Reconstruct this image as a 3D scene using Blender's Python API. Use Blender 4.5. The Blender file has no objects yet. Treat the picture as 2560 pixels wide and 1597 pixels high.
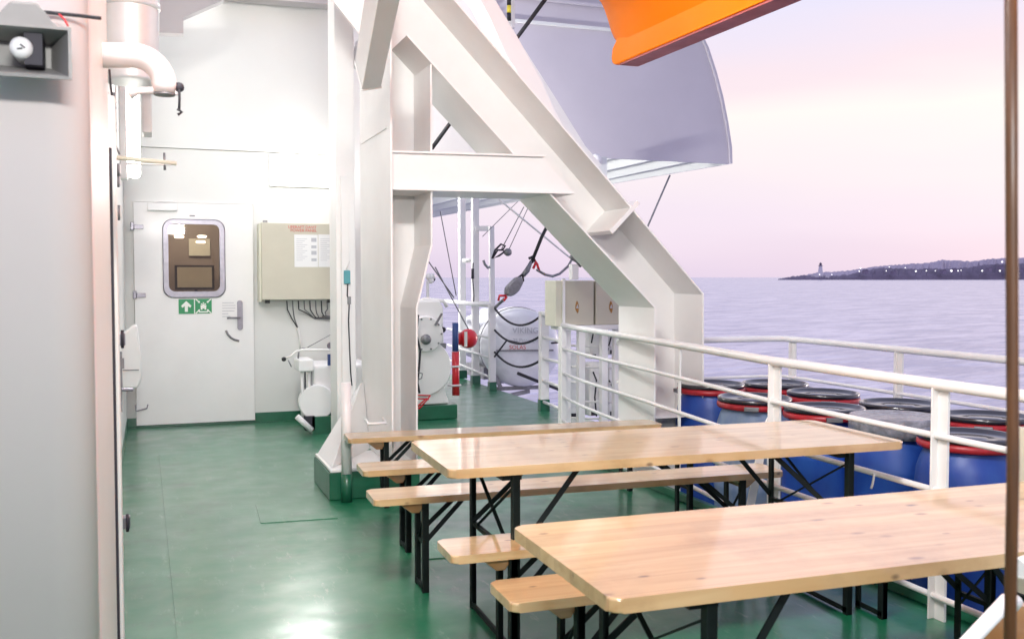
import bpy, bmesh, math, random
from mathutils import Vector, Matrix
random.seed(7)
R = math.radians
scene = bpy.context.scene
# ------------------------------------------------------------------ camera
F, PW, PH, HOR = 2450.0, 2560, 1597, 693.0
pitch = math.atan((PH / 2 - HOR) / F)
yaw = math.atan((PW / 2 - 380) / F)
CAM = Vector((0, 0, 1.5))
cd = bpy.data.cameras.new('camera'); cam = bpy.data.objects.new('camera', cd)
scene.collection.objects.link(cam); scene.camera = cam
cam.location = CAM; cam.rotation_euler = (R(90) - pitch, 0, -yaw)
cd.sensor_width = 36; cd.lens = 36 * F / PW; cd.clip_start = 0.05; cd.clip_end = 60000
cd.dof.use_dof = True; cd.dof.focus_distance = 8.0; cd.dof.aperture_fstop = 6.0
scene.render.resolution_x, scene.render.resolution_y = 1024, 638
scene.view_settings.view_transform = 'Standard'; scene.view_settings.look = 'None'
scene.view_settings.exposure = 0.55; scene.view_settings.gamma = 1
# ------------------------------------------------------------------ world: dusk sky
w = bpy.data.worlds.new('World'); scene.world = w; w.use_nodes = True
nt = w.node_tree; nt.nodes.clear()
out = nt.nodes.new('ShaderNodeOutputWorld'); bg = nt.nodes.new('ShaderNodeBackground')
tc = nt.nodes.new('ShaderNodeTexCoord'); sep = nt.nodes.new('ShaderNodeSeparateXYZ')
mapp = nt.nodes.new('ShaderNodeMapping'); mapp.inputs['Scale'].default_value = (1.2, 1.2, 7)
noi = nt.nodes.new('ShaderNodeTexNoise'); noi.inputs['Scale'].default_value = 2.2; noi.inputs['Detail'].default_value = 3
mad = nt.nodes.new('ShaderNodeMath'); mad.operation = 'MULTIPLY_ADD'; mad.inputs[1].default_value = 0.08
rmp = nt.nodes.new('ShaderNodeValToRGB')
nt.links.new(tc.outputs['Generated'], sep.inputs[0]); nt.links.new(tc.outputs['Generated'], mapp.inputs[0])
nt.links.new(mapp.outputs[0], noi.inputs['Vector']); nt.links.new(noi.outputs['Fac'], mad.inputs[0]); nt.links.new(sep.outputs['Z'], mad.inputs[2])
nt.links.new(mad.outputs[0], rmp.inputs['Fac'])
off = 0.04
stops = [(0.0, (.64, .56, .72)), (.045, (.72, .63, .77)), (.085, (.77, .68, .76)), (.125, (.83, .74, .76)), (.155, (.85, .78, .76)),
         (.20, (.80, .66, .72)), (.25, (.70, .66, .81)), (.34, (.60, .62, .87)), (1.0, (.52, .54, .80))]
el = rmp.color_ramp.elements
for i, (p, c) in enumerate(stops):
    e = el[i] if i < 2 else el.new(0.5)
    e.position = min(1, p + (off if p < 1 else 0)); e.color = (*c, 1)
sky = nt.nodes.new('ShaderNodeTexSky'); sky.sky_type = 'NISHITA'; sky.sun_disc = False
SUN_EL, SUN_AZ = 4.0, 75.0
sky.sun_elevation = R(SUN_EL); sky.sun_rotation = R(SUN_AZ)
addn = nt.nodes.new('ShaderNodeMixRGB'); addn.blend_type = 'ADD'; addn.inputs[0].default_value = 0.02
nt.links.new(rmp.outputs[0], addn.inputs[1]); nt.links.new(sky.outputs[0], addn.inputs[2])
nt.links.new(addn.outputs[0], bg.inputs['Color']); bg.inputs['Strength'].default_value = 0.79
nt.links.new(bg.outputs[0], out.inputs[0])
sl = bpy.data.lights.new('sun', 'SUN'); sl.energy = 0.5; sl.angle = R(15); sl.color = (1, .90, .90)
so = bpy.data.objects.new('sun', sl); scene.collection.objects.link(so)
so.rotation_euler = Vector((-math.sin(R(SUN_AZ)) * math.cos(R(SUN_EL)), -math.cos(R(SUN_AZ)) * math.cos(R(SUN_EL)), -math.sin(R(SUN_EL)))).to_track_quat('-Z', 'Y').to_euler()

# ------------------------------------------------------------------ helpers
col = scene.collection
fw = Vector((math.sin(yaw) * math.cos(pitch), math.cos(yaw) * math.cos(pitch), -math.sin(pitch)))
rt = Vector((math.cos(yaw), -math.sin(yaw), 0)); upv = rt.cross(fw)
K = PW / 2424.0
def at(x, y, **k):
    """a pixel of the photograph (2424 wide) -> the point of the place at a known depth plane"""
    d = fw * F + rt * (x * K - PW / 2) - upv * (y * K - PH / 2)
    a, v = list(k.items())[0]; i = 'XYZ'.index(a)
    return CAM + d * ((v - CAM[i]) / d[i])

def mat(name, base, rough=.5, metal=0, coat=0, spec=.5, var=.0, vscale=6, bump=0, bscale=40, emis=None, estr=0, alpha=1, stretch=None, var2=None):
    m = bpy.data.materials.new(name); m.use_nodes = True
    n = m.node_tree.nodes; l = m.node_tree.links; b = n['Principled BSDF']
    b.inputs['Base Color'].default_value = (*base, 1); b.inputs['Roughness'].default_value = rough
    b.inputs['Metallic'].default_value = metal; b.inputs['Coat Weight'].default_value = coat; b.inputs['Coat Roughness'].default_value = .12
    b.inputs['Specular IOR Level'].default_value = spec
    if emis: b.inputs['Emission Color'].default_value = (*emis, 1); b.inputs['Emission Strength'].default_value = estr
    t = n.new('ShaderNodeTexCoord'); mp = n.new('ShaderNodeMapping'); l.new(t.outputs['Object'], mp.inputs[0])
    if stretch: mp.inputs['Scale'].default_value = stretch
    if var:
        no = n.new('ShaderNodeTexNoise'); no.inputs['Scale'].default_value = vscale; no.inputs['Detail'].default_value = 6; no.inputs['Roughness'].default_value = .6
        l.new(mp.outputs[0], no.inputs['Vector'])
        cr = n.new('ShaderNodeValToRGB'); cr.color_ramp.elements[0].position = .35; cr.color_ramp.elements[1].position = .68
        c0 = var2 if var2 else tuple(c * (1 - var) for c in base)
        cr.color_ramp.elements[0].color = (*c0, 1); cr.color_ramp.elements[1].color = (*base, 1)
        l.new(no.outputs['Fac'], cr.inputs[0]); l.new(cr.outputs[0], b.inputs['Base Color'])
        mr = n.new('ShaderNodeMapRange'); mr.inputs['To Min'].default_value = min(1, rough * 1.35) if rough >= .28 else min(.265, rough * 1.3); mr.inputs['To Max'].default_value = max(.285, rough * .8) if rough >= .28 else rough * .8
        l.new(no.outputs['Fac'], mr.inputs['Value']); l.new(mr.outputs[0], b.inputs['Roughness'])
    if bump:
        nb = n.new('ShaderNodeTexNoise'); nb.inputs['Scale'].default_value = bscale; nb.inputs['Detail'].default_value = 3
        l.new(mp.outputs[0], nb.inputs['Vector'])
        bu = n.new('ShaderNodeBump'); bu.inputs['Strength'].default_value = bump; bu.inputs['Distance'].default_value = .01
        l.new(nb.outputs['Fac'], bu.inputs['Height']); l.new(bu.outputs[0], b.inputs['Normal'])
    return m
M = {}
M['white'] = mat('white_gloss_paint', (.84, .83, .805), .36, coat=.1, var=.05, vscale=2.5, bump=.10, bscale=5)
M['wall'] = mat('white_bulkhead_paint', (.71, .715, .68), .38, var=.035, vscale=1.5, bump=.10, bscale=3)
M['near'] = mat('satin_wall_paint', (.75, .68, .665), .45, var=.06, vscale=1.2, bump=.05, bscale=3)
M['pipew'] = mat('pipe_white_paint', (.78, .77, .74), .35, coat=.1, var=.05, vscale=8)
M['cream'] = mat('cream_cabinet_paint', (.56, .53, .42), .4, var=.05, vscale=4)
M['creamlit'] = mat('cream_paint_lit', (.66, .65, .52), .4, var=.05)  # lighter copy of the cabinet cream, with its lit side painted in
M['green'] = mat('green_gloss_paint', (.012, .13, .065), .28, coat=.3, var=.25, vscale=5, bump=.08, bscale=12)
M['black'] = mat('black_rubber', (.012, .012, .014), .5, var=.2)
M['rope'] = mat('dark_rope', (.03, .03, .035), .8, bump=.6, bscale=120)
M['legs'] = mat('dark_green_enamel_steel', (.003, .009, .0075), .55, spec=.3, var=.3, vscale=20)
M['steel'] = mat('brushed_steel', (.27, .26, .29), .28, metal=1, var=.15, vscale=30)
M['foil'] = mat('aluminium_cladding', (.86, .87, .86), .3, metal=.35, var=.1, vscale=3, bump=.2, bscale=6)
M['dullsteel'] = mat('dull_galvanised', (.30, .30, .31), .5, metal=.7, var=.3, vscale=12)
M['red'] = mat('red_gloss_plastic', (.62, .012, .02), .28, coat=.3)
M['redband'] = mat('red_clamp_ring', (.45, .02, .03), .35, var=.3, vscale=14)
M['keelband'] = mat('dull_red_keel_strip', (.50, .13, .13), .5, var=.2)  # duller and redder than the hull, used under the keel
M['orange'] = mat('orange_fibreglass', (1.0, .235, .0), .5, spec=.1, var=.06, vscale=2.5)
M['blue'] = mat('blue_hdpe_plastic', (.005, .036, .30), .38, var=.35, vscale=4, stretch=(1, 1, .35), bump=.1, bscale=14, var2=(.02, .085, .36))
bm_ = M['blue']; n_ = bm_.node_tree.nodes; l_ = bm_.node_tree.links; p_ = n_['Principled BSDF']
oi_ = n_.new('ShaderNodeObjectInfo'); hs_ = n_.new('ShaderNodeHueSaturation'); mr_ = n_.new('ShaderNodeMapRange'); mr_.inputs['To Min'].default_value = .75; mr_.inputs['To Max'].default_value = 1.5
src_ = p_.inputs['Base Color'].links[0].from_socket; l_.new(oi_.outputs['Random'], mr_.inputs['Value']); l_.new(mr_.outputs[0], hs_.inputs['Value']); l_.new(src_, hs_.inputs['Color']); l_.new(hs_.outputs[0], p_.inputs['Base Color'])
M['lid'] = mat('black_barrel_lid', (.018, .018, .024), .28, coat=.9, var=.4, vscale=9)
M['film'] = mat('clear_film_wrap', (.30, .31, .35), .18, var=.5, vscale=18, bump=.9, bscale=25)
M['navy'] = mat('navy_paint', (.03, .07, .22), .4)
M['teal'] = mat('teal_plastic', (.10, .38, .42), .4, var=.2)
M['paper'] = mat('white_paper', (.78, .78, .76), .6)
M['ink'] = mat('grey_print', (.46, .47, .49), .6)
M['redink'] = mat('red_print', (.62, .12, .10), .5)
M['signgreen'] = mat('sign_green', (.015, .26, .09), .35)
M['signwhite'] = mat('sign_white', (.80, .83, .76), .4)
M['rust'] = mat('rust_stain', (.45, .22, .06), .8, var=.4, vscale=30)
M['hornc'] = mat('grey_horn_plastic', (.27, .265, .25), .45, var=.15, vscale=6)
M['dark'] = mat('dark_parts_and_shade', (.02, .018, .028), .6)  # real dark parts, plus boxes that stand for shade
M['brownin'] = mat('brown_interior_wall', (.25, .20, .16), .6, var=.2, vscale=2)
M['raft'] = mat('white_raft_shell', (.80, .81, .82), .3, coat=.2, var=.12, vscale=5)
M['cover'] = mat('clear_tarpaulin', (.55, .57, .61), .25, var=.3, vscale=6, bump=1.0, bscale=9)
M['lamp'] = mat('lit_lamp_diffuser', (1, 1, 1), .4, emis=(1, .98, .92), estr=7)
M['paneglint'] = mat('lamp_reflection_glow', (1, 1, 1), .4, emis=(1, .97, .9), estr=6)  # glow of the discs added behind the door pane
M['farlight'] = mat('far_lit_lamp', (1, 1, 1), .4, emis=(1, .96, .92), estr=1.5)
M['winggrey'] = mat('grey_white_wing_paint', (.56, .53, .57), .5, var=.07, vscale=.7)  # plain grey paint of the wing plate, rim and ledge
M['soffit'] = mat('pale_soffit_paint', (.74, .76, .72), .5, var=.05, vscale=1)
M['pole'] = mat('varnished_pole', (.11, .045, .014), .4, var=.5, vscale=10, stretch=(6, 6, .5))
M['yellow'] = mat('yellow_paint', (.75, .62, .05), .4)
M['deckhead'] = mat('grey_deckhead_paint', (.42, .39, .39), .5)

def wood(name, light, dark, orient=(0.6, 9, 9), knots=True):
    m = bpy.data.materials.new(name); m.use_nodes = True; n = m.node_tree.nodes; l = m.node_tree.links; b = n['Principled BSDF']
    t = n.new('ShaderNodeTexCoord'); mp = n.new('ShaderNodeMapping'); mp.inputs['Scale'].default_value = orient
    oi = n.new('ShaderNodeObjectInfo'); vm = n.new('ShaderNodeVectorMath'); vm.operation = 'ADD'
    cmb = n.new('ShaderNodeCombineXYZ'); mm = n.new('ShaderNodeMath'); mm.operation = 'MULTIPLY'; mm.inputs[1].default_value = 37
    l.new(oi.outputs['Random'], mm.inputs[0]); l.new(mm.outputs[0], cmb.inputs[0]); l.new(mm.outputs[0], cmb.inputs[1])
    l.new(t.outputs['Object'], vm.inputs[0]); l.new(cmb.outputs[0], vm.inputs[1]); l.new(vm.outputs[0], mp.inputs[0])
    no = n.new('ShaderNodeTexNoise'); no.inputs['Scale'].default_value = 2.2; no.inputs['Detail'].default_value = 7; no.inputs['Distortion'].default_value = .6
    l.new(mp.outputs[0], no.inputs['Vector'])
    cr = n.new('ShaderNodeValToRGB'); e = cr.color_ramp.elements; e[0].position = .3; e[0].color = (*dark, 1); e[1].position = .62; e[1].color = (*light, 1)
    l.new(no.outputs['Fac'], cr.inputs[0])
    # broad boards: each plank a slightly different tone
    sp = n.new('ShaderNodeSeparateXYZ'); l.new(t.outputs['Object'], sp.inputs[0])
    fl = n.new('ShaderNodeMath'); fl.operation = 'MULTIPLY'; fl.inputs[1].default_value = 9.1; l.new(sp.outputs['Y'], fl.inputs[0])
    f2 = n.new('ShaderNodeMath'); f2.operation = 'FLOOR'; l.new(fl.outputs[0], f2.inputs[0])
    wn = n.new('ShaderNodeTexWhiteNoise'); wn.noise_dimensions = '1D'; l.new(f2.outputs[0], wn.inputs['W'])
    mr = n.new('ShaderNodeMapRange'); mr.inputs['To Min'].default_value = .86; mr.inputs['To Max'].default_value = 1.06; l.new(wn.outputs['Value'], mr.inputs['Value'])
    mx = n.new('ShaderNodeMixRGB'); mx.blend_type = 'MULTIPLY'; mx.inputs[0].default_value = 1; l.new(cr.outputs[0], mx.inputs[1]); l.new(mr.outputs[0], mx.inputs[2])
    last = mx.outputs[0]
    fr = n.new('ShaderNodeMath'); fr.operation = 'FRACT'; l.new(fl.outputs[0], fr.inputs[0])
    cj = n.new('ShaderNodeValToRGB'); cj.color_ramp.elements[0].position = .012; cj.color_ramp.elements[0].color = (.55, .45, .36, 1); cj.color_ramp.elements[1].position = .03; cj.color_ramp.elements[1].color = (1, 1, 1, 1); l.new(fr.outputs[0], cj.inputs[0])
    mj = n.new('ShaderNodeMixRGB'); mj.blend_type = 'MULTIPLY'; mj.inputs[0].default_value = .6; l.new(last, mj.inputs[1]); l.new(cj.outputs[0], mj.inputs[2]); last = mj.outputs[0]
    if knots:
        vo = n.new('ShaderNodeTexVoronoi'); vo.inputs['Scale'].default_value = 1; mp2 = n.new('ShaderNodeMapping'); mp2.inputs['Scale'].default_value = (4.2, 8.5, 4)
        l.new(vm.outputs[0], mp2.inputs[0]); l.new(mp2.outputs[0], vo.inputs['Vector'])
        c2 = n.new('ShaderNodeValToRGB'); c2.color_ramp.elements[0].position = .05; c2.color_ramp.elements[0].color = (.30, .20, .14, 1); c2.color_ramp.elements[1].position = .13; c2.color_ramp.elements[1].color = (1, 1, 1, 1)
        l.new(vo.outputs['Distance'], c2.inputs[0])
        m2 = n.new('ShaderNodeMixRGB'); m2.blend_type = 'MULTIPLY'; m2.inputs[0].default_value = .8; l.new(last, m2.inputs[1]); l.new(c2.outputs[0], m2.inputs[2]); last = m2.outputs[0]
    # worn varnish and stains, small dents
    ns = n.new('ShaderNodeTexNoise'); ns.inputs['Scale'].default_value = 3.1; ns.inputs['Detail'].default_value = 8; ns.inputs['Roughness'].default_value = .65; l.new(vm.outputs[0], ns.inputs['Vector'])
    c3 = n.new('ShaderNodeValToRGB'); c3.color_ramp.elements[0].position = .30; c3.color_ramp.elements[0].color = (.74, .68, .60, 1); c3.color_ramp.elements[1].position = .52; c3.color_ramp.elements[1].color = (1, 1, 1, 1); l.new(ns.outputs['Fac'], c3.inputs[0])
    m3 = n.new('ShaderNodeMixRGB'); m3.blend_type = 'MULTIPLY'; m3.inputs[0].default_value = .9; l.new(last, m3.inputs[1]); l.new(c3.outputs[0], m3.inputs[2]); last = m3.outputs[0]
    mp5 = n.new('ShaderNodeMapping'); mp5.inputs['Scale'].default_value = (5, 11, 9); mp5.inputs['Rotation'].default_value = (0, 0, .3); l.new(vm.outputs[0], mp5.inputs[0])
    v5 = n.new('ShaderNodeTexVoronoi'); v5.inputs['Scale'].default_value = 1; l.new(mp5.outputs[0], v5.inputs['Vector'])
    c5 = n.new('ShaderNodeValToRGB'); c5.color_ramp.elements[0].position = .05; c5.color_ramp.elements[0].color = (.16, .11, .09, 1); c5.color_ramp.elements[1].position = .10; c5.color_ramp.elements[1].color = (1, 1, 1, 1); l.new(v5.outputs['Distance'], c5.inputs[0])
    m5 = n.new('ShaderNodeMixRGB'); m5.blend_type = 'MULTIPLY'; m5.inputs[0].default_value = .75; l.new(last, m5.inputs[1]); l.new(c5.outputs[0], m5.inputs[2]); last = m5.outputs[0]
    l.new(last, b.inputs['Base Color']); b.inputs['Roughness'].default_value = .32; b.inputs['Coat Weight'].default_value = 1; b.inputs['Coat IOR'].default_value = 1.75
    rr = n.new('ShaderNodeMapRange'); rr.inputs['To Min'].default_value = .03; rr.inputs['To Max'].default_value = .13
    n3 = n.new('ShaderNodeTexNoise'); n3.inputs['Scale'].default_value = 7; l.new(t.outputs['Object'], n3.inputs['Vector']); l.new(n3.outputs['Fac'], rr.inputs['Value']); l.new(rr.outputs[0], b.inputs['Coat Roughness'])
    bu = n.new('ShaderNodeBump'); bu.inputs['Strength'].default_value = .12; bu.inputs['Distance'].default_value = .002; l.new(no.outputs['Fac'], bu.inputs['Height']); l.new(bu.outputs[0], b.inputs['Normal'])
    return m
M['pine'] = wood('varnished_pine', (.70, .48, .235), (.56, .345, .145))
M['pineend'] = wood('worn_pine', (.52, .27, .10), (.36, .16, .05), knots=False)

class MB:
    def __init__(s): s.bm = bmesh.new()
    def box(s, x0, x1, y0, y1, z0, z1, bev=0):
        vs = [s.bm.verts.new((x, y, z)) for x in (x0, x1) for y in (y0, y1) for z in (z0, z1)]
        fs = [(0, 1, 3, 2), (4, 6, 7, 5), (0, 4, 5, 1), (2, 3, 7, 6), (0, 2, 6, 4), (1, 5, 7, 3)]
        faces = [s.bm.faces.new([vs[i] for i in f]) for f in fs]
        if bev:
            ed = list({e for f in faces for e in f.edges})
            bmesh.ops.bevel(s.bm, geom=ed, offset=bev, segments=2, affect='EDGES', profile=.5)
        return s
    def bar(s, a, b, wx, wz, upd=(0, 0, 1), bev=0):
        """a box section from a to b: wx across, wz along upd"""
        a = Vector(a); b = Vector(b); d = (b - a).normalized(); u = Vector(upd); sd = d.cross(u)
        if sd.length < 1e-4: sd = d.cross(Vector((0, 1, 0)))
        sd.normalize(); u = sd.cross(d).normalized()
        vs = []
        for p in (a, b):
            for i, j in ((-1, -1), (1, -1), (1, 1), (-1, 1)):
                vs.append(s.bm.verts.new(p + sd * (i * wx / 2) + u * (j * wz / 2)))
        fs = [(3, 2, 1, 0), (4, 5, 6, 7)] + [(i, (i + 1) % 4, (i + 1) % 4 + 4, i + 4) for i in range(4)]
        faces = [s.bm.faces.new([vs[i] for i in f]) for f in fs]
        if bev: bmesh.ops.bevel(s.bm, geom=list({e for f in faces for e in f.edges}), offset=bev, segments=2, affect='EDGES', profile=.5)
        return s
    def tube(s, pts, r, n=12, cap=True, smooth=True):
        pts = [Vector(p) for p in pts]; rs = r if isinstance(r, (list, tuple)) else [r] * len(pts)
        rings = []; prev = None
        for i, p in enumerate(pts):
            d = (pts[min(i + 1, len(pts) - 1)] - pts[max(i - 1, 0)]).normalized()
            if prev is None:
                u = d.orthogonal().normalized()
            else:
                u = (prev - d * prev.dot(d)); u = u.normalized() if u.length > 1e-5 else d.orthogonal().normalized()
            prev = u; v = d.cross(u)
            rings.append([s.bm.verts.new(p + (u * math.cos(2 * math.pi * k / n) + v * math.sin(2 * math.pi * k / n)) * rs[i]) for k in range(n)])
        for a, b in zip(rings, rings[1:]):
            for k in range(n):
                f = s.bm.faces.new((a[k], a[(k + 1) % n], b[(k + 1) % n], b[k])); f.smooth = smooth
        if cap:
            s.bm.faces.new(list(reversed(rings[0]))); s.bm.faces.new(rings[-1])
        return s
    def lathe(s, prof, c=(0, 0, 0), n=32, axis='Z', smooth=True):
        c = Vector(c); rings = []
        for r, h in prof:
            ring = []
            for k in range(n):
                a = 2 * math.pi * k / n; ca, sa = math.cos(a) * r, math.sin(a) * r
                v = {'Z': (ca, sa, h), 'Y': (ca, h, sa), 'X': (h, ca, sa)}[axis]
                ring.append(s.bm.verts.new(c + Vector(v)))
            rings.append(ring)
        for a, b in zip(rings, rings[1:]):
            for k in range(n):
                f = s.bm.faces.new((a[k], a[(k + 1) % n], b[(k + 1) % n], b[k])); f.smooth = smooth
        for ring in (rings[0], rings[-1]):
            s.bm.faces.new(ring)
        return s
    def prism(s, poly, a0, a1, axis='Y', bev=0):
        """poly of 2D points in the plane across the axis, extruded from a0 to a1"""
        def P3(p, a): return {'Y': (p[0], a, p[1]), 'X': (a, p[0], p[1]), 'Z': (p[0], p[1], a)}[axis]
        A = [s.bm.verts.new(P3(p, a0)) for p in poly]; B = [s.bm.verts.new(P3(p, a1)) for p in poly]
        faces = [s.bm.faces.new(A), s.bm.faces.new(list(reversed(B)))]
        n = len(poly)
        for i in range(n): faces.append(s.bm.faces.new((A[i], B[i], B[(i + 1) % n], A[(i + 1) % n])))
        if bev: bmesh.ops.bevel(s.bm, geom=list({e for f in faces for e in f.edges}), offset=bev, segments=2, affect='EDGES', profile=.5)
        return s
    def strip(s, pts, t, y0, y1):
        """a plate following a polyline in the XZ plane, thickness t, from y0 to y1"""
        P = [Vector((p[0], p[1])) for p in pts]; L, Rr = [], []
        for i, p in enumerate(P):
            ds = []
            if i > 0: ds.append((P[i] - P[i - 1]).normalized())
            if i < len(P) - 1: ds.append((P[i + 1] - P[i]).normalized())
            d = sum(ds, Vector((0, 0))).normalized(); nn = Vector((-d.y, d.x)); k = 1 / max(.3, nn.dot(Vector((-ds[0].y, ds[0].x))))
            L.append(p + nn * t / 2 * k); Rr.append(p - nn * t / 2 * k)
        return s.prism([tuple(q) for q in L + Rr[::-1]], y0, y1, 'Y')
    def build(s, name, m, parent=None, loc=None, bevel=0, smooth=False):
        bmesh.ops.recalc_face_normals(s.bm, faces=s.bm.faces[:])
        me = bpy.data.meshes.new(name); s.bm.to_mesh(me); s.bm.free()
        o = bpy.data.objects.new(name, me); col.objects.link(o); me.materials.append(M[m] if isinstance(m, str) else m)
        if parent is not None:
            o.parent = parent; o.matrix_parent_inverse = Matrix.Translation(parent.location).inverted() if not parent.get('_local') else Matrix.Identity(4)
        if loc: o.location = loc
        if bevel:
            b = o.modifiers.new('bevel', 'BEVEL'); b.width = bevel; b.segments = 2; b.limit_method = 'ANGLE'; b.angle_limit = R(40)
        if smooth:
            for p in me.polygons: p.use_smooth = True
        return o
def tag(o, label, cat, group=None, kind=None):
    if label: o['label'] = label
    if cat: o['category'] = cat
    if group: o['group'] = group
    if kind: o['kind'] = kind
    return o
def thing(name, label, cat, loc=(0, 0, 0), group=None, local=False):
    o = bpy.data.objects.new(name, None); col.objects.link(o); o.location = loc; o.empty_display_size = .1
    if local: o['_local'] = 1
    return tag(o, label, cat, group)
def struct(o): o['kind'] = 'structure'; return o
def copy_tree(o, parent=None):
    c = o.copy(); col.objects.link(c); c.parent = parent
    for ch in list(o.children): copy_tree(ch, c)
    return c
def text(name, s, size, loc, rot, m, parent, align='CENTER', extr=.0015):
    cu = bpy.data.curves.new(name, 'FONT'); cu.body = s; cu.size = size; cu.align_x = align; cu.extrude = extr
    t = bpy.data.objects.new(name, cu); col.objects.link(t)
    dg = bpy.context.evaluated_depsgraph_get(); me = bpy.data.meshes.new_from_object(t.evaluated_get(dg))
    bpy.data.objects.remove(t); o = bpy.data.objects.new(name, me); col.objects.link(o); me.materials.clear(); me.materials.append(M[m])
    o.parent = parent; o.matrix_parent_inverse = Matrix.Translation(parent.location).inverted()
    o.location = loc; o.rotation_euler = rot
    return o
def arc(c, r, a0, a1, n, plane='XZ'):
    o = []
    for i in range(n + 1):
        a = R(a0 + (a1 - a0) * i / n); u, v = math.cos(a) * r, math.sin(a) * r
        o.append(Vector(c) + (Vector((u, 0, v)) if plane == 'XZ' else Vector((0, u, v)) if plane == 'YZ' else Vector((u, v, 0))))
    return o
def catenary(a, b, sag, n=14):
    a = Vector(a); b = Vector(b)
    return [a.lerp(b, i / n) - Vector((0, 0, sag * 4 * (i / n) * (1 - i / n))) for i in range(n + 1)]
def area(name, loc, size, power, rot, color=(1, .985, .97), sy=None):
    l = bpy.data.lights.new(name, 'AREA'); l.energy = power; l.size = size; l.color = color
    if sy: l.shape = 'RECTANGLE'; l.size_y = sy
    o = bpy.data.objects.new(name, l); col.objects.link(o); o.location = loc; o.rotation_euler = rot; return o
def rrect(x0, x1, z0, z1, r, n=6):
    pts = []
    for cx, cz, a in ((x1 - r, z1 - r, 0), (x0 + r, z1 - r, 90), (x0 + r, z0 + r, 180), (x1 - r, z0 + r, 270)):
        for i in range(n + 1):
            t = R(a + 90 * i / n); pts.append((cx + r * math.cos(t), cz + r * math.sin(t)))
    return pts

# ------------------------------------------------------------------ sea, land
SEA = -7.0
def sea_mat():
    m = bpy.data.materials.new('sea_water'); m.use_nodes = True; n = m.node_tree.nodes; l = m.node_tree.links; b = n['Principled BSDF']
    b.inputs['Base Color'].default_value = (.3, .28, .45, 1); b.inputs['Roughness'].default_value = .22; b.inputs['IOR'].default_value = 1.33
    b.inputs['Specular IOR Level'].default_value = .8
    g = n.new('ShaderNodeNewGeometry'); 
    mp = n.new('ShaderNodeMapping'); mp.inputs['Scale'].default_value = (1, 1, 1); mp.inputs['Rotation'].default_value = (0, 0, yaw)
    mp.vector_type = 'TEXTURE'
    l.new(g.outputs['Position'], mp.inputs[0])
    ms = n.new('ShaderNodeMapping'); ms.inputs['Scale'].default_value = (.35, 1, 1); l.new(mp.outputs[0], ms.inputs[0])
    hs = []
    for sc, st, det in ((.045, 1.0, 4), (.30, .55, 4), (1.6, .12, 3)):
        no = n.new('ShaderNodeTexNoise'); no.inputs['Scale'].default_value = sc; no.inputs['Detail'].default_value = det; no.inputs['Roughness'].default_value = .55
        l.new(ms.outputs[0], no.inputs['Vector']); mu = n.new('ShaderNodeMath'); mu.operation = 'MULTIPLY'; mu.inputs[1].default_value = st
        l.new(no.outputs['Fac'], mu.inputs[0]); hs.append(mu.outputs[0])
    a = n.new('ShaderNodeMath'); l.new(hs[0], a.inputs[0]); l.new(hs[1], a.inputs[1]); a2 = n.new('ShaderNodeMath'); l.new(a.outputs[0], a2.inputs[0]); l.new(hs[2], a2.inputs[1])
    bu = n.new('ShaderNodeBump'); bu.inputs['Strength'].default_value = .75; bu.inputs['Distance'].default_value = 1.1; l.new(a2.outputs[0], bu.inputs['Height']); l.new(bu.outputs[0], b.inputs['Normal'])
    cr = n.new('ShaderNodeValToRGB'); cr.color_ramp.elements[0].position = .40; cr.color_ramp.elements[0].color = (.30, .31, .50, 1); cr.color_ramp.elements[1].position = .62; cr.color_ramp.elements[1].color = (.70, .66, .80, 1)  # sky sheen and ripple contrast painted into the water colour
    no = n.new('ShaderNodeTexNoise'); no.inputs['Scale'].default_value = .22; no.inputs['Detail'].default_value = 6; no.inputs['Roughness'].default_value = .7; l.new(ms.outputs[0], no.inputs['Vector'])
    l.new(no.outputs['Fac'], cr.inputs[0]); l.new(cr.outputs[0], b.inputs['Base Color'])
    return m
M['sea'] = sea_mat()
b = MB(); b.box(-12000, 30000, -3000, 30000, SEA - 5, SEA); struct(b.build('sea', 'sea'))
M['land1'] = mat('hazed_rocky_shore', (.19, .155, .23), .9, var=.35, vscale=.012)  # shore colour lightened and tinted lavender to stand for distance haze
M['land2'] = mat('haze_tinted_hill', (.42, .36, .45), .9, var=.15, vscale=.006)  # hills paled further, haze put into their colour
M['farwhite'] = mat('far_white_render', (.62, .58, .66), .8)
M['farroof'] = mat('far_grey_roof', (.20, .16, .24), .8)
def ridge(name, prof, Y, depth, m, jit, seed):
    rnd = random.Random(seed); b = MB(); tops = []
    xs = []
    for (x0, y0), (x1, y1) in zip(prof, prof[1:]):
        n = max(1, int((x1 - x0) / 4))
        for i in range(n): t = i / n; xs.append((x0 + (x1 - x0) * t, y0 + (y1 - y0) * t + rnd.uniform(-jit, jit) * (0 if y0 > 657 else 1)))
    xs.append(prof[-1])
    rows = []
    for x, y in xs:
        p = at(x, y, Y=Y); h = max(.5, p.z - SEA); rows.append([Vector((p.x, Y, SEA - 1))] + [Vector((p.x * (1 + depth * t / Y) + rnd.uniform(-4, 4), Y + depth * t, SEA + h * k * rnd.uniform(.9, 1.1))) for t, k in ((.08, .35), (.25, .7))] + [Vector((p.x * (1 + depth * .5 / Y), Y + depth * .5, SEA + h)), Vector((p.x * (1 + depth / Y), Y + depth, SEA - 1))])
    V = [[b.bm.verts.new(q) for q in r] for r in rows]
    for r0, r1 in zip(V, V[1:]):
        for k in range(4): b.bm.faces.new((r0[k], r1[k], r1[k + 1], r0[k + 1]))
    return struct(b.build(name, m))
front = [(1842, 660.5), (1870, 655), (1900, 651), (1960, 653), (2010, 650), (2040, 641), (2080, 633), (2150, 636), (2250, 635), (2300, 632), (2330, 626), (2400, 623), (2600, 622)]
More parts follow.
